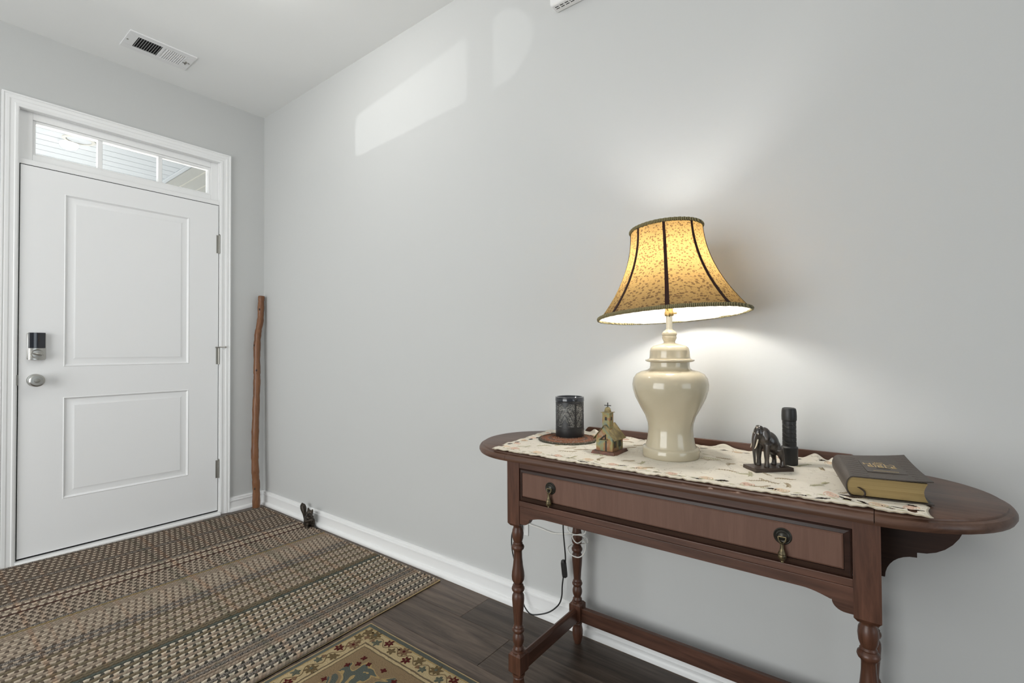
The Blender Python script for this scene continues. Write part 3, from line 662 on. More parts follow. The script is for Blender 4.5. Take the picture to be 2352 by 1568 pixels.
# ---- lace table runner with scalloped, cut-work edge
cl = mat('runner_cloth', (.62,.56,.45), .9, spec=.15); g = N(cl); v = g.co()
at = g.n('ShaderNodeAttribute'); at.attribute_name = 'border'; bd = at.outputs['Fac']
cfine = g.noise(g.co((900,900,900)), 1.0, 1)
wv = g.n('ShaderNodeTexVoronoi', feature='DISTANCE_TO_EDGE'); g.l(g.co((26,26,26)), wv.inputs['Vector'])
ns_ = g.n('ShaderNodeTexNoise'); g.l(v, ns_.inputs['Vector']); ns_.inputs['Scale'].default_value = 22; ns_.inputs['Detail'].default_value = 2; ns_.inputs['Distortion'].default_value = 1.6
line = g.math('LESS_THAN', g.math('ABSOLUTE', g.math('SUBTRACT', ns_.outputs[0], .5)), .012)
brk = g.math('GREATER_THAN', g.noise(g.co(loc=(5,2,0)), 30, 2), .50)
sprig = g.math('MULTIPLY', line, brk)
dash = g.math('GREATER_THAN', g.noise(g.co((240,90,100)), 1.0, 1), .64); sprig2 = g.math('MULTIPLY', dash, g.math('GREATER_THAN', g.noise(g.co(loc=(1,7,0)), 13, 2), .56))
lines = g.math('MULTIPLY', sprig, .35)
c = g.mix(g.math('MULTIPLY', cfine, .25), (.72,.675,.585), (.58,.525,.43)); c = g.mix(lines, c, (.21,.165,.10))
c = g.mix(g.math('MULTIPLY', g.math('LESS_THAN', bd, .0035), .5), c, (.34,.28,.19)); g.base(c); g.bump(g.math('ADD', g.math('MULTIPLY', lines, .6), cfine), .35, .0015)
NX, NY = 380, 160
def yfr(x_): return -.4665 - .0065*math.sin((x_-2.5)*3.0) - .0070*abs(math.sin((x_-2.48)*PI/.058))**.6 + .0035*abs(math.sin((x_-2.48)*PI/.0193+1)) - (.006 if x_ < 3.12 else 0)*min(1,(3.12-x_)*8 if x_ < 3.12 else 0)
def ybk(x_): return -.0625 - .003*abs(math.sin((x_-2.4)*PI/.075))
holes = []
hr = random.Random(3); HS = 1.3
for k in range(19): holes.append((2.53+k*.0505+hr.uniform(-.012,.012), -.448+hr.uniform(-.012,.014), .0095+hr.random()*.004, .0032, hr.uniform(-.5,.5)))
for k in range(16): holes.append((2.50+k*.062+hr.uniform(-.012,.012), -.082-hr.random()*.012, .009, .004, hr.uniform(-.6,.6)))
for k in range(9): holes.append((3.485-hr.random()*.015, -.44+k*.036, .005, .009, hr.uniform(-.5,.5))); holes.append((2.475+hr.random()*.02, -.42+k*.036, .005, .008, hr.uniform(-.5,.5)))
for k in range(5): holes.append((3.372+k*.027, -.436+hr.random()*.008, .011, .0034, hr.uniform(-.9,.4)))
vs = []; bdv = []
def cloth_z(x_, y_, d):
    n1 = noise.noise(Vector((x_*16, y_*16, 1.7))); n2 = noise.noise(Vector((x_*38, y_*30, 5.1))); n3 = noise.noise(Vector((x_*90, y_*80, 9.3)))
    wr = min(1.0, max(0.0, (min(math.hypot(x_-qx, y_-qy)-qr for qx, qy, qr in ((2.954,-.25,.082),(2.59,-.205,.100),(2.791,-.303,.055),(3.2025,-.2555,.058),(3.238,-.163,.024),(3.43,-.29,.10)))+.01)/.035))
    z = TZ + .0022 + .0011*n1 + .0006*n2 + .0004*n3 + wr*(.0030*max(0, noise.noise(Vector((x_*24+y_*9, y_*30-x_*8, 4.4)))) + .0016*abs(noise.noise(Vector((x_*60, y_*44, 7.7)))))
    for bx, by, bw_, bh in ((3.085,-.285,.035,.011),(3.045,-.215,.022,.008),(2.895,-.34,.03,.005),(3.33,-.42,.03,.008),(3.30,-.36,.035,.005),(2.75,-.20,.03,.006),(3.13,-.40,.03,.004)):
        z += bh*math.exp(-((x_-bx)**2+(y_-by)**2)/bw_**2)
    z += .0016*(.5+.5*noise.noise(Vector((x_*55, y_*55, 3.3))))*math.exp(-(d/.03)**2)
    rb = math.exp(-((y_+.068)/.010)**2); z += rb*.019*max(0, noise.noise(Vector((x_*11, .3, 2.0)))*.9+.25 + .18*math.sin(x_*60))
    for gx, gh, gw in ((3.287,.013,.017),(3.326,.010,.007),(3.347,.011,.009),(2.62,.012,.014),(2.665,.010,.010),(3.05,.006,.02)): z += rb*gh*math.exp(-((x_-gx)/gw)**2)
    return z
for j in range(NY+1):
    for i in range(NX+1):
        u = i/NX; t = j/NY
        xlft = 2.478-.040*t - .004*abs(math.sin(t*PI*6)); xrgt = 3.502 - .004*t - .005*abs(math.sin(t*PI*6))
        x_ = xlft+(xrgt-xlft)*u; y_ = yfr(x_)+(ybk(x_)-yfr(x_))*t
        if t > .6: # keep inside the rounded ends
            mx_ = RR-.018; dy = y_-yc; lim = math.sqrt(max(0, mx_**2-dy**2)); x_ = max(x_, XC-LX-lim) if x_ < XC-LX else x_; x_ = min(x_, XC+LX+lim) if x_ > XC+LX else x_
        d = min(y_-yfr(x_), ybk(x_)-y_, x_-xlft, xrgt-x_)
        vs.append((x_, y_, cloth_z(x_, y_, d))); bdv.append(max(0, d))
fs = []
for j in range(NY):
    for i in range(NX):
        a = j*(NX+1)+i; q = (a,a+1,a+NX+2,a+NX+1); cx_ = sum(vs[k][0] for k in q)/4; cy_ = sum(vs[k][1] for k in q)/4; keep = True
        for hx, hy, ha, hb_, an in holes:
            dx, dy = cx_-hx, cy_-hy
            if abs(dx) > .02 or abs(dy) > .02: continue
            p_ = dx*math.cos(an)+dy*math.sin(an); q_ = -dx*math.sin(an)+dy*math.cos(an)
            if (p_/ha/HS)**2+(q_/hb_/HS)**2 < 1: keep = False; break
        if keep: fs.append(q)
me = bpy.data.meshes.new('table_runner'); me.from_pydata(vs, [], fs); atb = me.attributes.new('border', 'FLOAT', 'POINT')
atb.data.foreach_set('value', bdv); me.shade_smooth(); me.materials.append(cl)
rn = link('table_runner', me); sm = rn.modifiers.new('thick', 'SOLIDIFY'); sm.thickness = .0008; sm.offset = 1
tag(rn, 'cream lace table runner with cut-work scalloped edges on the console', 'table runner')
TS = TZ + .0024
for nm, cc in (('thread_brown',(.37,.30,.20)),('thread_pink',(.66,.47,.37)),('thread_peach',(.70,.55,.40)),('thread_sage',(.45,.42,.28))): mat(nm, cc, .7, spec=.2)
def on_cloth(x_, y_): return (x_, y_, cloth_z(x_, y_, max(0, min(y_-yfr(x_), ybk(x_)-y_)))+.0010)
er = random.Random(21)
for k in range(64):                                    # stitched sprigs
    x_ = 2.53+.93*((k*.6180339) % 1); y_ = -.415+.285*((k*.7548776) % 1); a = er.uniform(0, 6.28); L_ = er.uniform(.030,.055); cv = er.uniform(-14,14)
    st = []; mb = MB()
    for q in range(9):
        st.append((x_, y_)); x_ += math.cos(a)*L_/8; y_ += math.sin(a)*L_/8; a += cv*L_/8*2
    st = [(min(max(p,2.49),3.485), min(max(q,-.445),-.09)) for p, q in st]
    mb.tube([on_cloth(*p) for p in st], .0006, 5)
    for q in range(1, 9):
        p = st[q]; d = math.atan2(st[q][1]-st[q-1][1], st[q][0]-st[q-1][0])
        for sg_ in (-1,1):
            e_ = (p[0]+.0075*math.cos(d+sg_*.7), p[1]+.0075*math.sin(d+sg_*.7))
            if 2.49 < e_[0] < 3.485 and -.445 < e_[1] < -.09: mb.tube([on_cloth(*p), on_cloth((p[0]+e_[0])/2, (p[1]+e_[1])/2), on_cloth(*e_)], [.0004,.0009,.0003], 5)
    mb.build('embroidered_sprig', 'thread_brown' if k % 3 else 'thread_sage', rn)
def rose(x_, y_, r, m):
    mb = MB(); pts = []
    for i in range(40): a = i*.42; q = r*(.12+.88*i/39); pts.append(on_cloth(x_+q*math.cos(a), y_+q*.8*math.sin(a)))
    mb.tube(pts, [.0011+.0006*math.sin(i*1.3) for i in range(40)], 6)
    mb.build('embroidered_rose', m, rn)
for k in range(12): rose(2.545+k*.080+er.uniform(-.01,.01), -.437+er.uniform(-.004,.006), .0145+er.random()*.004, ('thread_pink','thread_peach')[k % 2])
for k in range(8): rose(2.515+k*.115+er.uniform(-.01,.01), -.098, .015, ('thread_pink','thread_peach')[k % 2])
for k in range(6): rose(2.492-.006*k+er.uniform(0,.008), -.42+k*.055, .0145, ('thread_peach','thread_pink')[k % 2])
for k in range(4): rose(3.474, -.42+k*.07, .014, ('thread_pink','thread_peach')[k % 2])
MB().tube([on_cloth(2.482+i*.0034, yfr(2.482+i*.0034)+.0016) for i in range(299)], .0008, 5).build('edge_cord', 'thread_brown', rn)
lf = MB()
for k in range(46):
    x_ = 2.50+k*.0213; y_ = -.452+er.uniform(0,.012); a = er.uniform(-.9,.9); 
    lf.tube([on_cloth(x_-.008*math.cos(a), y_-.004*math.sin(a)), on_cloth(x_, y_), on_cloth(x_+.008*math.cos(a), y_+.004*math.sin(a))], [.0005,.0022,.0005], 6, flat=.5)
lf.build('embroidered_leaves', 'thread_sage', rn)

# ---- table lamp
LX_, LY_ = 2.954, -.250
m = mat('cream_ceramic', (.60,.535,.40), .10, coat=.3); g = N(m); g.base(g.mix(g.noise(g.co(), 9, 3), (.46,.40,.285), (.53,.47,.345)))
m = mat('chipped_white', (.72,.68,.56), .35); g = N(m); g.base(g.mix(g.math('GREATER_THAN', g.noise(g.co((1,1,.5)), 75, 2), .63), (.72,.68,.56), (.10,.075,.05)))
mat('brass', (.48,.33,.13), .3, 1.0)
tl = thing('table_lamp', (LX_,LY_,TS), 'lit table lamp with cream ginger-jar base and tilted amber bell shade', 'table lamp')
dz = -TS
body = [(.074,.7575),(.0765,.759),(.0775,.763),(.0775,.781),(.0755,.785),(.0695,.787),(.066,.797),(.0625,.815),(.0608,.835),(.0622,.852),(.069,.873),(.0827,.898),(.0960,.925),(.1025,.947),(.104,.962),(.101,.979),(.093,.991),(.079,.999),(.062,1.003),(.0550,1.007),(.0535,1.014),(.0535,1.027)]
MB().lathe([(r,z+dz) for r,z in body], 64).build('jar_body', 'cream_ceramic', tl, smooth=50)
lid = [(.0535,1.024),(.064,1.0265),(.067,1.029),(.0668,1.0315),(.060,1.0335),(.0558,1.036),(.0548,1.041),(.0540,1.056),(.0515,1.065),(.044,1.071),(.026,1.076),(.0165,1.079),(.0152,1.082),(.0175,1.088),(.0198,1.093),(.0198,1.097),(.0186,1.099),(.0205,1.102),(.0205,1.107),(.017,1.112),(.0108,1.116),(.0100,1.118)]
MB().lathe([(r,z+dz) for r,z in lid], 56).build('jar_lid', 'cream_ceramic', tl, smooth=40)
MB().lathe([(.0085,1.116+dz),(.0085,1.158+dz)], 20).build('stem', 'chipped_white', tl)
SO = Vector((.0072,0,1.1553+dz)); nrm = Vector((-.0637,.0181,1)).normalized()
sk = MB().lathe([(.0115,1.156+dz),(.0125,1.160+dz),(.0125,1.166+dz),(.0105,1.170+dz),(.0115,1.20+dz),(.0125,1.215+dz),(.0125,1.235+dz)], 20); sk.tube([(.010,0,1.163+dz),(.022,-.002,1.163+dz)], .0022, 8)
sk.build('socket', 'brass', tl)
MS = Matrix.Translation(SO) @ Vector((0,0,1)).rotation_difference(nrm).to_matrix().to_4x4()
rb_, rt_, hh = .2065, .0985, .2527
A0 = math.atan2(CAM[1]-LY_, CAM[0]-LX_) - R(3)
def shr(t, ang=0): 
    r = rt_+(rb_-rt_)*(1-t)**2
    return r*(1-.018*abs(math.sin(4*(ang-A0)))*(.4+.6*(1-t)))
shm = bpy.data.materials.new('amber_shade'); shm.use_nodes = True; MATS['amber_shade'] = shm; g = N(shm); nt = shm.node_tree; nt.nodes.remove(g.b)
v = g.co((1,1,1)); wvv = g.n('ShaderNodeTexVoronoi'); 
tcx = g.n('ShaderNodeUVMap'); mpp = g.n('ShaderNodeMapping'); g.l(tcx.outputs[0], mpp.inputs[0]); mpp.inputs['Scale'].default_value = (92,138,1); mpp.inputs['Rotation'].default_value = (0,0,R(8))
nz = g.n('ShaderNodeTexNoise'); g.l(mpp.outputs[0], nz.inputs['Vector']); nz.inputs['Scale'].default_value = 1.3; nz.inputs['Detail'].default_value = 2
g.l(mpp.outputs[0], wvv.inputs['Vector']); wvv.inputs['Scale'].default_value = 1.0; wvv.inputs['Randomness'].default_value = .9
spot = g.math('LESS_THAN', g.math('ADD', wvv.outputs['Distance'], g.math('MULTIPLY', g.math('SUBTRACT', nz.outputs[0], .5), .5)), .37)
n2 = g.noise(mpp.outputs[0], 1.6, 3, .7)
spf = g.math('MULTIPLY', g.math('MAXIMUM', spot, g.math('GREATER_THAN', n2, .60)), .82)
tcol = g.mix(spf, (.86,.53,.17), (.30,.155,.05)); dcol = g.mix(spf, (.145,.108,.065), (.050,.038,.029))
geo = g.n('ShaderNodeNewGeometry'); dcol2 = g.mix(geo.outputs['Backfacing'], dcol, (.80,.77,.72))
df = g.n('ShaderNodeBsdfDiffuse'); g.l(dcol2, df.inputs[0]); tl_ = g.n('ShaderNodeBsdfTranslucent'); g.l(tcol, tl_.inputs[0])
mx = g.n('ShaderNodeMixShader'); mx.inputs[0].default_value = .11; g.l(df.outputs[0], mx.inputs[1]); g.l(tl_.outputs[0], mx.inputs[2]); g.l(mx.outputs[0], nt.nodes['Material Output'].inputs[0])
SEG, VR = 96, 20; vs = []; uvs = []
for j in range(VR+1):
    t = j/VR
    for i in range(SEG+1):
        a = 2*PI*i/SEG; r = shr(t, a); vs.append(MS @ Vector((r*math.cos(a), r*math.sin(a), hh*t))); uvs.append((i/SEG, t*.30))
fs = [(j*(SEG+1)+i, j*(SEG+1)+i+1, (j+1)*(SEG+1)+i+1, (j+1)*(SEG+1)+i) for j in range(VR) for i in range(SEG)]
me = bpy.data.meshes.new('lamp_shade'); me.from_pydata([tuple(x_) for x_ in vs], [], fs); uvl = me.uv_layers.new(name='UVMap')
for lp in me.loops: uvl.data[lp.index].uv = uvs[lp.vertex_index]
me.shade_smooth(); me.materials.append(shm); sh = link('lamp_shade', me, tl); sh['label'] = 'amber spotted fabric bell shade with dark ribs'
mat('rib_brown', (.035,.016,.012), .8, spec=.2); m = mat('gold_braid', (.24,.20,.085), .75, spec=.3); g = N(m)
wvn = g.n('ShaderNodeTexWave'); g.l(g.co((1,1,1)), wvn.inputs['Vector']); wvn.inputs['Scale'].default_value = 75; wvn.inputs['Distortion'].default_value = 2; g.base(g.mix(wvn.outputs['Fac'], (.09,.075,.035), (.34,.29,.14))); g.bump(wvn.outputs['Fac'], .8, .002)
for k in range(8):
    a = A0+k*PI/4; pv = []; w_ = .0044; fs = []
    for j in range(25):
        t = j/24; r = shr(t, a)+.0016
        for da in (-1,1):
            for dr_ in (0,-.0013):
                an = a+da*w_*(.75+.5*(1-t))/r; pv.append(MS @ Vector(((r+dr_)*math.cos(an), (r+dr_)*math.sin(an), hh*t)))
    for j in range(24):
        b = 4*j
        for p_, q_ in ((0,2),(2,3),(3,1),(1,0)): fs.append((b+p_, b+q_, b+q_+4, b+p_+4))
    MB().add(pv, fs).build('rib', 'rib_brown', sh, smooth=0)
for z_, rad in ((.0,rb_),(hh,rt_)):
    pts = [MS @ Vector(((rad*(1-.018*abs(math.sin(4*(2*PI*i/96-A0)))*(1 if z_ == 0 else .4))+.0012)*math.cos(2*PI*i/96), (rad+.0012)*math.sin(2*PI*i/96), z_+(.003 if z_ == 0 else -.002))) for i in range(96)]
    MB().tube(pts, [.0036+.0006*(i % 2) for i in range(96)], 8, closed=True, flat=1.3).build('braid_trim', 'gold_braid', sh)
emis('bulb_glow', (1.0, 0.965, 0.91), 118)
bp_ = Vector((0,0,1.2553+dz)); 
MB().lathe([(.0125,1.233+dz),(.013,1.243+dz),(.020,1.258+dz),(.0285,1.280+dz),(.030,1.296+dz),(.026,1.312+dz),(.016,1.323+dz),(.0,1.327+dz)], 24, caps=False).build('bulb', 'bulb_glow', tl)
hp = [(.0,.012,1.172+dz),(.0,.045,1.20+dz),(.0,.052,1.27+dz),(.0,.045,1.34+dz),(.0,.018,1.392+dz),(.0,0,1.400+dz),(.0,-.018,1.392+dz),(.0,-.045,1.34+dz),(.0,-.052,1.27+dz),(.0,-.045,1.20+dz),(.0,-.012,1.172+dz)]
MB().tube(catmull(hp,4), .0015, 6).build('harp', 'brass', tl)
sps = MB()
for k in range(3):
    a = A0+PI/8+k*2*PI/3; sps.tube([MS @ Vector((0,0,hh-.008)), MS @ Vector((rt_*.99*math.cos(a), rt_*.99*math.sin(a), hh-.003))], .0014, 6)
sps.build('spider', 'brass', tl)

# ---- coiled mat and wax warmer
m = mat('coil_fibre', (.14,.06,.035), .9, spec=.2); g = N(m); v = g.co(); s = g.sep(v)
rr_ = g.math('SQRT', g.math('ADD', g.math('MULTIPLY', s[0], s[0]), g.math('MULTIPLY', s[1], s[1])))
bands = g.ramp(g.math('MULTIPLY', rr_, 10.0), [(0,(.05,.035,.03)),(.48,(.20,.075,.035)),(.62,(.075,.055,.045)),(.72,(.22,.085,.04)),(.90,(.12,.06,.04)),(.965,(.055,.055,.04))])
g.base(g.mix(g.math('GREATER_THAN', g.noise(v, 260, 2), .60), bands, (.20,.17,.14)))
cm = MB(); MX, MY = 2.590, -.205; pts = []; rads = []
turns = 15; 
for i in range(turns*28+1):
    a = 2*PI*i/28; r = .004+.0955*i/(turns*28); pts.append((r*math.cos(a), r*math.sin(a), .0032+.0005*math.sin(i*.8))); rads.append(.0036)
cmo = MB().tube(pts, rads, 6).build('coiled_mat', 'coil_fibre', loc=(MX,MY,TS+.0002)); tag(cmo, 'round coiled brown fibre mat under the black warmer', 'mat')
WX_, WY_ = 2.573, -.164; WZ = TS+.0066
ww = thing('wax_warmer', (WX_,WY_,WZ), 'black cylindrical wax warmer with tree cut-outs on coiled mat', 'wax warmer')
WR = .0485; WH = .134
NA, NV = 220, 92; z0_, z1_ = .031, .118; vs = []; fs = []
for j in range(NV+1):
    for i in range(NA): a = 2*PI*i/NA; vs.append((WR*math.cos(a), WR*math.sin(a), z0_+(z1_-z0_)*j/NV))
def cut(a, f):
    if f < .04 or f > .93: return False
    best = 9
    for tc in TREES:
        d = (a-tc+PI) % (2*PI)-PI; best = d if abs(d) < abs(best) else best
    d = best; w_ = .085*(1-.6*f)+.02
    if abs(d) < w_: return False                       # trunk
    if f < .10: return abs(d) < .6 and noise.noise(Vector((a*24, f*40, 2))) > .0
    spread = .86*math.sqrt(max(0, 1-((f-.55)/.47)**2))
    if abs(d) > spread: return False
    br = math.sin((f*2.6-abs(d)*2.6)*7.0)              # rising branches
    if br > .86 and f < .7: return False
    return noise.noise(Vector((d*46, f*36, 3.1))) > .0
base_a = math.atan2(CAM[1]-WY_, CAM[0]-WX_)
TREES = [base_a+.42+k*2*PI/4 for k in range(4)]
for j in range(NV):
    for i in range(NA):
        if cut(2*PI*(i+.5)/NA, (j+.5)/NV): continue
        a = j*NA+i; b = j*NA+(i+1)%NA; fs.append((a,b,b+NA,a+NA))
me = bpy.data.meshes.new('cutout_shell'); me.from_pydata(vs, [], fs); me.shade_smooth(); me.materials.append(MATS['black_metal']); link('cutout_shell', me, ww)
MB().lathe([(WR,.0),(WR+.0004,.001),(WR+.0004,.0265),(WR-.0006,.0272),(WR-.0006,.0285),(WR,.029),(WR,.0312)], 64, caps=True).build('base', 'black_metal', ww)
MB().lathe([(WR,.1178),(WR+.001,.119),(WR+.0014,.122),(WR+.0014,.129),(WR+.0006,.131),(WR+.0012,.1325),(WR+.0010,.1342),(WR-.004,.1345),(WR-.007,.130),(WR-.012,.124),(.02,.121),(.0,.1205)], 64, caps=False).build('top_dish', 'black_gloss', ww)
mat('frosted_liner', (.55,.54,.50), .5)
MB().lathe([(WR-.006,.030),(WR-.006,.119)], 48, caps=False).build('inner_liner', 'frosted_liner', ww)
# its power cable, sagging to the outlet, with inline switch
cb = catmull([(WX_+.01,WY_+.046,WZ+.012),(2.55,-.085,.772),(2.505,-.052,.767),(2.480,-.034,.742),(2.470,-.036,.60),(2.468,-.040,.45),(2.470,-.045,.382),(2.474,-.045,.334),(2.479,-.045,.268),(2.470,-.045,.208),(2.464,-.045,.167),(2.461,-.045,.126),(2.447,-.046,.091),(2.411,-.052,.056),(2.365,-.060,.034),(2.330,-.064,.026),(2.297,-.052,.032),(2.280,-.046,.050),(2.272,-.040,.080),(2.250,-.034,.140),(2.224,-.032,.205),(2.214,-.032,.250),(2.216,-.034,.296),(2.230,-.036,.328),(2.243,-.022,.336)], 6)
cab = MB().tube(cb, .0027, 8).build('power_cable', 'black_plastic'); tag(cab, 'black power cable with inline switch hanging below the table', 'cable')
swM = Matrix.Translation((2.474,-.047,.236)) @ Matrix.Rotation(R(-7), 4, 'Y')
MB().hull([(-.007,-.007,-.032),(.007,-.007,-.032),(.007,.007,-.032),(-.007,.007,-.032)], [(-.008,-.008,-.022),(.008,-.008,-.022),(.008,.008,-.022),(-.008,.008,-.022)]).box(-.008,.008,-.008,.008,-.022,.022).hull([(-.008,-.008,.022),(.008,-.008,.022),(.008,.008,.022),(-.008,.008,.022)], [(-.0055,-.006,.032),(.0055,-.006,.032),(.0055,.006,.032),(-.0055,.006,.032)]).xf(swM).build('inline_switch', 'black_plastic', cab, smooth=0, bevel=.0015)
B(2.232,2.254,-.032,-.004,.322,.350).build('plug', 'black_plastic', cab, bevel=.003)
wc = catmull([(2.600,-.095,.470),(2.596,-.10,.416),(2.575,-.105,.405),(2.552,-.107,.400),(2.526,-.102,.407),(2.518,-.085,.420),(2.530,-.060,.415),(2.560,-.050,.400),(2.580,-.070,.388),(2.569,-.105,.373),(2.552,-.108,.381),(2.550,-.107,.398),(2.590,-.095,.398),(2.588,-.07,.37),(2.560,-.052,.352),(2.528,-.07,.350),(2.520,-.095,.340),(2.542,-.108,.326),(2.572,-.107,.324),(2.588,-.095,.340),(2.582,-.075,.362),(2.562,-.055,.372),(2.52,-.03,.372),(2.461,-.012,.352),(2.401,-.010,.341),(2.339,-.010,.347),(2.290,-.012,.352),(2.250,-.014,.372)], 6)
wco = MB().tube(wc, .0021, 8).build('lamp_cord', 'white_cord'); tag(wco, 'thin white lamp cord looped around the back table leg', 'cord')
B(2.233,2.253,-.030,-.004,.364,.386).build('plug', 'white_plastic', wco, bevel=.003)

# ---- tin church
m = mat('patina_tin', (.3,.28,.16), .55, .35); g = N(m); v = g.co()
a_ = g.ramp(g.noise(v, 34, 3, .6, .6), [(.28,(.06,.12,.12)),(.40,(.17,.20,.15)),(.50,(.25,.22,.085)),(.60,(.27,.12,.055)),(.74,(.30,.25,.16))]); g.base(a_); g.bump(g.noise(v, 200, 2), .25, .001)
m = mat('roof_tin', (.22,.17,.07), .6, .35); g = N(m); g.base(g.ramp(g.noise(g.co(), 60, 3), [(.3,(.10,.085,.045)),(.7,(.30,.23,.10))]))
m = mat('church_base', (.10,.04,.025), .6); g = N(m); g.base(g.ramp(g.noise(g.co(), 70, 3), [(.3,(.05,.028,.02)),(.7,(.19,.075,.045))]))
mat('dark_tin', (.03,.028,.025), .6, .4)
cx0 = 2.791; cy0 = -.303
cu = thing('church_model', (cx0,cy0,TS), 'small patinated tin church with bell tower and cross beside the lamp', 'ornament', rz=R(-1))
MB().hull([(-.0375,-.0465,0),(.0375,-.0465,0),(.0375,.0465,0),(-.0375,.0465,0)], [(-.034,-.043,.0095),(.034,-.043,.0095),(.034,.043,.0095),(-.034,.043,.0095)]).build('base_plate', 'church_base', cu, smooth=0)
hw, hd, ez, rz_ = .0262, .0335, .052, .083
wl_ = MB().prism([(-hw,.009),(hw,.009),(hw,ez),(0,rz_-.002),(-hw,ez)], 'y', -hd, hd).build('walls', 'patina_tin', cu, smooth=0)
for s_ in (-1,1):
    n = 15; vs = []; fs = []; sl_ = (rz_-ez)/hw
    L = [(0,rz_+.001),(hw+.008, rz_+.001-sl_*(hw+.008))]
    for i in range(n*2+1):
        yy = -hd-.005+(2*hd+.010)*i/(n*2); bump_ = .0011*(1 if i % 2 else -1); ex = .0022 if (i % 2) else -.0006
        for (xx, zz) in (L[0], (L[1][0]+ex, L[1][1]-sl_*ex)): vs.append((s_*xx, yy, zz+bump_))
        for (xx, zz) in (L[0], (L[1][0]+ex, L[1][1]-sl_*ex)): vs.append((s_*xx, yy, zz+bump_-.0012))
    for i in range(n*2):
        b = 4*i; fs += [(b,b+1,b+5,b+4),(b+2,b+6,b+7,b+3),(b+1,b+3,b+7,b+5)]
    MB().add(vs, fs).build('roof', 'roof_tin', cu, smooth=0)
tw = .0118; ty = -.010
tow = MB().prism([(-tw,ty-tw),(tw,ty-tw),(tw,ty+tw),(-tw,ty+tw)], 'z', .066, .1185).build('bell_tower', 'patina_tin', cu, smooth=0)
def arch(w_, h_): return [(-w_,0),(w_,0),(w_,h_)] + [(w_*math.cos(PI*i/6), h_+w_*math.sin(PI*i/6)) for i in range(1,6)] + [(-w_,h_)]
MB().prism([(a,b+.0965) for a,b in arch(.0035,.007)], 'y', ty-tw-.0006, ty-tw+.001).build('arched_opening', 'dark_tin', tow, smooth=0)
MB().prism([(a+ty,b+.0965) for a,b in arch(.0035,.007)], 'x', tw-.001, tw+.0006).build('arched_opening', 'dark_tin', tow, smooth=0)
B(-.0155,.0155,ty-.0155,ty+.0155,.1185,.1197).build('cap_plate', 'roof_tin', tow, smooth=0)
MB().lathe([(.0100,.1195),(.0098,.124),(.0085,.129),(.0060,.1328),(.003,.1350),(0,.1355)], 20, (0,ty,0), caps=False).build('dome', 'roof_tin', tow)
MB().box(-.0011,.0011,ty-.0011,ty+.0011,.134,.1475).box(-.0105,.0105,ty-.0011,ty+.0011,.1380,.1402).build('cross', 'dark_tin', tow, smooth=0)
dx_ = .001
dd = MB().box(dx_-.0105,dx_+.0025,-hd-.0012,-hd+.001,.0095,.040).build('door', 'patina_tin', wl_, smooth=0)
B(dx_+.0028,dx_+.0070,-hd-.0006,-hd+.002,.0095,.041).build('doorway', 'dark_tin', wl_, smooth=0)
MB().hull([(dx_-.0155,-hd-.006,.0405),(dx_+.011,-hd-.006,.0415),(dx_+.011,-hd+.001,.0435),(dx_-.0155,-hd+.001,.0425)], [(dx_-.0155,-hd-.006,.0412),(dx_+.011,-hd-.006,.0425),(dx_+.011,-hd+.001,.0445),(dx_-.0155,-hd+.001,.0435)]).build('door_canopy', 'roof_tin', wl_, smooth=0)
cn = MB().hull([(-.0155,-hd-.0045,.0405),(-.013,-hd-.0045,.0395),(.002,-hd-.0045,.0525),(0,-hd-.0045,.0545)], [(-.0155,-hd+.001,.0405),(-.013,-hd+.001,.0395),(.002,-hd+.001,.0525),(0,-hd+.001,.0545)]); cn.build('canopy_brace', 'dark_tin', wl_, smooth=0)
MB().tube([(.004,-hd-.0012,.0435),(.0042,-hd-.0025,.050),(.0046,-hd-.0012,.0575)], .0014, 6).build('canopy_hook', 'dark_tin', wl_)
for yy in (-.017,.013):
    for k in (-.0043,.0043): B(hw-.001,hw+.0006,yy+k-.0024,yy+k+.0024,.0185,.0375).build('window', 'dark_tin', wl_, smooth=0)
    for k in (-.004,.004): B(hw-.001,hw+.0006,yy+k-.0016,yy+k+.0016,.0395,.0425).build('window', 'dark_tin', wl_, smooth=0)

# ---- carved elephant
m = mat('ebony', (.022,.017,.014), .28, coat=.3); g = N(m); g.base(g.ramp(g.noise(g.co((1,1,.4)), 90, 4), [(.35,(.010,.008,.007)),(.7,(.060,.045,.035))]))
mat('ivory', (.62,.55,.42), .4); wood('ebony_base', (.030,.020,.015), (.085,.060,.046), 'x', rough=.45, coat=.05, sc=6)
el = thing('elephant_carving', (3.2025,-.2555,TS), 'dark carved wooden elephant with pale tusks on a flat plinth', 'ornament', rz=R(43))
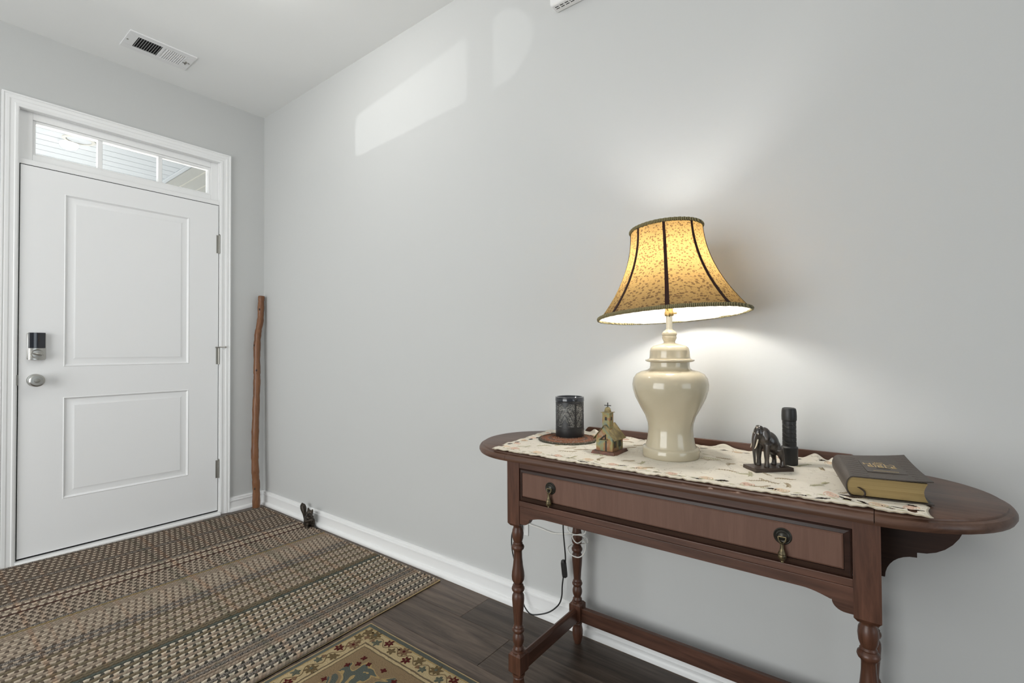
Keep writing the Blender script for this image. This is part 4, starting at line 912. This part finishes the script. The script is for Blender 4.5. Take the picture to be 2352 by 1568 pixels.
# local +x runs tail-wards, head at -x
MB().hull([(-.050,-.027,0),(.050,-.027,0),(.050,.027,0),(-.050,.027,0)], [(-.0495,-.0265,.0095),(.0495,-.0265,.0095),(.0495,.0265,.0095),(-.0495,.0265,.0095)]).build('plinth', 'ebony_base', el, smooth=0)
eb = MB(); Ry = lambda d: Matrix.Rotation(R(d), 3, 'Y')
eb.ell((.006,0,.070),(.034,.0205,.0255),20,14,Ry(24)); eb.ell((-.012,0,.082),(.022,.019,.025),18,12); eb.ell((.026,0,.056),(.018,.0175,.020),16,12)
eb.ell((-.034,0,.092),(.0155,.0135,.018),18,12,Ry(-12)); eb.ell((-.038,0,.083),(.0125,.0115,.016),14,10); eb.ell((-.031,.0058,.1065),(.009,.0062,.0055),12,8); eb.ell((-.031,-.0058,.1065),(.009,.0062,.0055),12,8)
eb.tube(catmull([(-.044,0,.090),(-.050,0,.076),(-.0515,0,.060),(-.0505,0,.043),(-.0495,0,.028),(-.048,0,.017),(-.044,0,.0125)],4), [.0095,.0092,.0088,.0082,.0077,.0072,.0067,.0063,.0060,.0057,.0054,.0051,.0049,.0047,.0045,.0043,.0041,.0040,.0039,.0038,.0036,.0034,.0032,.0029,.0025], 10)
for sy, dx in ((-1,0.006),(1,-.004)):
    eb.tube([(-.018+dx,sy*.0105,.066),(-.020+dx,sy*.0115,.044),(-.020+dx,sy*.012,.026),(-.020+dx,sy*.012,.010)], [.0120,.0090,.0066,.0078], 12)
    eb.tube([(.028+dx*.6,sy*.0105,.054),(.032+dx,sy*.0115,.038),(.0375+dx,sy*.012,.025),(.037+dx,sy*.012,.010)], [.0130,.0100,.0068,.0078], 12)
    eb.ell((-.022+dx,sy*.012,.0115),(.0095,.0088,.0035),12,6); eb.ell((.035+dx,sy*.012,.0115),(.0098,.0088,.0035),12,6)
    eb.hull([(-.026,sy*.0115,.104),(-.019,sy*.0155,.101),(-.013,sy*.0195,.090),(-.017,sy*.0195,.077),(-.023,sy*.0150,.074),(-.028,sy*.0120,.088)], [(-.026,sy*.0145,.104),(-.019,sy*.0190,.101),(-.013,sy*.0235,.090),(-.017,sy*.0230,.077),(-.023,sy*.0185,.074),(-.028,sy*.0152,.088)])
eb.tube(catmull([(.042,0,.060),(.0465,0,.050),(.047,0,.038),(.046,0,.028)],3), [.003,.0028,.0026,.0024,.0022,.002,.0018,.0018,.002,.0024], 8)
eb.xf(Matrix.Diagonal((.72,.92,1.0,1)))
ebo = fused('body', eb, 'ebony', el, voxel=.00135, smooth=3)
for sy in (-1,1):
    MB().tube(catmull([(-.0310,sy*.0078,.078),(-.0345,sy*.0092,.069),(-.0375,sy*.0095,.061),(-.0405,sy*.0085,.055)],4), [.0018,.0018,.0018,.0017,.0017,.0016,.0016,.0015,.0014,.0013,.0011,.0009,.0005], 8).build('tusk', 'ivory', el)
    MB().ell((-.0445*.72,sy*.0112,.0925),(.0016,.0016,.0016),8,6).build('eye', 'ivory', el)

# ---- flashlight standing on its head
ft = thing('flashlight', (3.238,-.163,TS), 'black flashlight standing upright on its lens behind the elephant', 'flashlight')
MB().lathe([(.0195,.0),(.0205,.0015),(.0208,.004),(.0212,.040),(.0217,.043),(.0217,.0455),(.0205,.0475),(.0178,.049),(.0172,.052)], 40).build('head', 'black_plastic', ft, smooth=30)
gpf = [(.0174,.050)]
z = .052
while z < .112:
    gpf += [(.0177,z),(.0177,z+.0085),(.0168,z+.0090),(.0168,z+.0102)]; z += .0108
gpf += [(.0172,.1145),(.0172,.1155)]
MB().lathe(gpf, 40).build('barrel', 'black_plastic', ft, smooth=30)
for o_c in ft.children: o_c.scale = (.92,.92,1)
gr = MB()
for k in range(3):
    for s_ in range(2):
        z0 = .056+k*.021; pts = []
        for i in range(10): a = -2.45+s_*1.35+.95*i/9; pts.append((.0163*math.cos(a), .0163*math.sin(a), z0+.012*(1-i/9)**2))
        gr.tube(pts, .0007, 6)
mat('grip_line', (.05,.046,.042), .5); gr.build('grip_ridge', 'grip_line', ft)
tcp = MB().lathe([(.0168,.1145),(.0186,.1155),(.0192,.118),(.0194,.128),(.0188,.140),(.0180,.1445),(.0168,.1475),(.0140,.1485),(.0135,.1475),(.0,.1470)], 40).build('tail_cap', 'black_plastic', ft, smooth=30); tcp.scale = (.92,.92,1)

# ---- thick leather-bound book
m = mat('tooled_leather', (.050,.038,.030), .5); g = N(m); v = g.co(); f_ = g.noise(v, 330, 3)
g.base(g.mix(f_, (.016,.012,.009), (.075,.056,.042))); g.bump(g.noise(v, 240, 3), .5, .0012)
mat('smooth_leather', (.055,.042,.033), .5); mat('gold_foil', (.62,.45,.19), .35, .6)
m = mat('gilt_edge', (.42,.28,.10), .38, .45); g = N(m); v = g.co((2,2,420)); g.base(g.mix(g.noise(v, 1.0, 2), (.22,.15,.055), (.50,.37,.17))); g.bump(g.noise(v, 1.0, 1), .3, .0006)
mat('page_cream', (.62,.55,.40), .8); mat('ribbon', (.035,.020,.014), .5)
BW, BD, BT = .138, .218, .043
bk = thing('holy_book', (3.371,-.404,TS+.001), 'thick brown leather Holy Bible with gilt page edges on the runner', 'book', rz=R(10))
pgz0, pgz1 = .0035, .0395
pg = [(.004,pgz0),(.004,pgz1)]
arc_l = [(.0125-.0105*math.sin(PI*i/10), pgz0+(pgz1-pgz0)*(.5-.5*math.cos(PI*i/10))) for i in range(11)]
arc_r = [(BW-.006-.0062*math.sin(PI*i/10), pgz1-(pgz1-pgz0)*i/10) for i in range(11)]
MB().prism(arc_l[0:]+[(x_,z_) for x_,z_ in arc_r], 'y', .004, BD-.004).build('page_block', 'gilt_edge', bk, smooth=30)
ro = random.Random(2); tb_ = MB()
for k in range(5): tb_.box(BW-.0095,BW-.0058,.03+k*.032,.044+k*.032,.009+k*.005,.013+k*.005)
tb_.build('thumb_index', 'page_cream', bk, smooth=0)
# cover: bottom board, rounded spine, slightly curled top board
co_ = []; ci_ = []
def ctop(x_): return BT + .0028*(x_/BW)**3
outer = [(BW+.002,0.0),(.012,0.0)] + [(.0125-.0135*math.sin(PI*i/10), BT*(.5-.5*math.cos(PI*i/10))) for i in range(1,10)] + [(.012,BT)] + [(.012+(BW-.010)*k/8, ctop((BW)*k/8)) for k in range(1,9)]
inner = [(.012+(BW-.010)*k/8, ctop((BW)*k/8)-.0022) for k in range(8,0,-1)] + [(.012,BT-.0022)] + [(.0125-.0112*math.sin(PI*i/10), .0022+(BT-.0044)*(.5-.5*math.cos(PI*i/10))) for i in range(9,0,-1)] + [(.012,.0022),(BW+.002,.0022)]
def curl(a, y_): u_ = max(0, a/BW); t_ = y_/BD; return .0090*u_**1.5*t_**2 - .0014*math.sin(PI*t_)*u_
NL = len(outer); vs = []; fs = []; inner = inner[::-1]; NYB = 12
for j in range(NYB+1):
    y_ = BD*j/NYB
    for k, (a, b) in enumerate(outer): vs.append((a, y_, b + (curl(a, y_) if b > BT-.001 else 0)))
    for k, (a, b) in enumerate(inner): vs.append((a, y_, b + (curl(a, y_) if b > BT-.004 else 0)))
W2 = 2*NL
for j in range(NYB):
    for k in range(NL-1):
        a = j*W2+k; fs.append((a,a+1,a+1+W2,a+W2)); b = j*W2+NL+k; fs.append((b,b+W2,b+1+W2,b+1))
    for k in (0,NL-1): a = j*W2+k; b = j*W2+NL+k; fs.append((a,a+W2,b+W2,b))
for j in (0,NYB):
    for k in range(NL-1): a = j*W2+k; b = j*W2+NL+k; fs.append((a,b,b+1,a+1))
MB().add(vs, fs).build('cover', 'tooled_leather', bk, smooth=40)
# raised centre label and gold-stamped title
zt_ = BT+.0004
lb = B(.044,.112,.050,.165,BT-.0030,zt_+.0012).build('title_panel', 'smooth_leather', bk, smooth=0, bevel=.0006)
for fx0, fx1, n_ in ((.012,.041,9),(.115,.136,9)):
    for k in range(n_): y_ = .014+k*.0215; MB().tube([(fx0,y_+.004,ctop(fx0)+curl(fx0,y_)-.0001),((fx0+fx1)/2,y_,ctop((fx0+fx1)/2-.011)+curl((fx0+fx1)/2,y_)+.0001),(fx1,y_-.004,ctop(fx1-.012)+curl(fx1,y_)+.0001)], .0005, 5).build('tooled_line', 'smooth_leather', bk)
def text(body, size, x_, y_, m, ext=.0003):
    cu_ = bpy.data.curves.new('title', 'FONT'); cu_.body = body; cu_.size = size; cu_.extrude = ext; cu_.align_x = 'CENTER'; cu_.align_y = 'CENTER'
    o = bpy.data.objects.new('t', cu_); C.objects.link(o); dg = bpy.context.evaluated_depsgraph_get(); dg.update(); me = bpy.data.meshes.new_from_object(o.evaluated_get(dg)); bpy.data.objects.remove(o)
    me.materials.clear(); me.materials.append(MATS[m]); q = link('title_lettering', me, lb); q.location = (x_, y_+.008, zt_+.0014); return q
text('HOLY', .024, .078, .119, 'gold_foil'); text('BIBLE', .022, .078, .098, 'gold_foil'); text('THE', .010, .078, .138, 'gold_foil')
MB().tube([(.066,.088,zt_+.0012),(.072,.0895,zt_+.0014),(.078,.087,zt_+.0014),(.084,.0895,zt_+.0014),(.090,.088,zt_+.0012)], .0007, 5).build('ornament_line', 'black_plastic', lb)
gb = MB()
for k in range(15): gb.box(.0565+k*.0029,.0585+k*.0029,.0625,.0650,zt_+.0008,zt_+.0015)
gb.build('foil_line', 'gold_foil', lb, smooth=0)
rbn = catmull([(.020,.008,.020),(.024,.000,.019),(.030,-.0035,.014),(.030,-.005,.007),(.022,-.007,.0028),(.008,-.009,.0022),(-.010,-.006,.0020),(-.028,.002,.0022)],6)
MB().tube(rbn, .0030, 8, flat=.25).build('ribbon_marker', 'ribbon', bk)
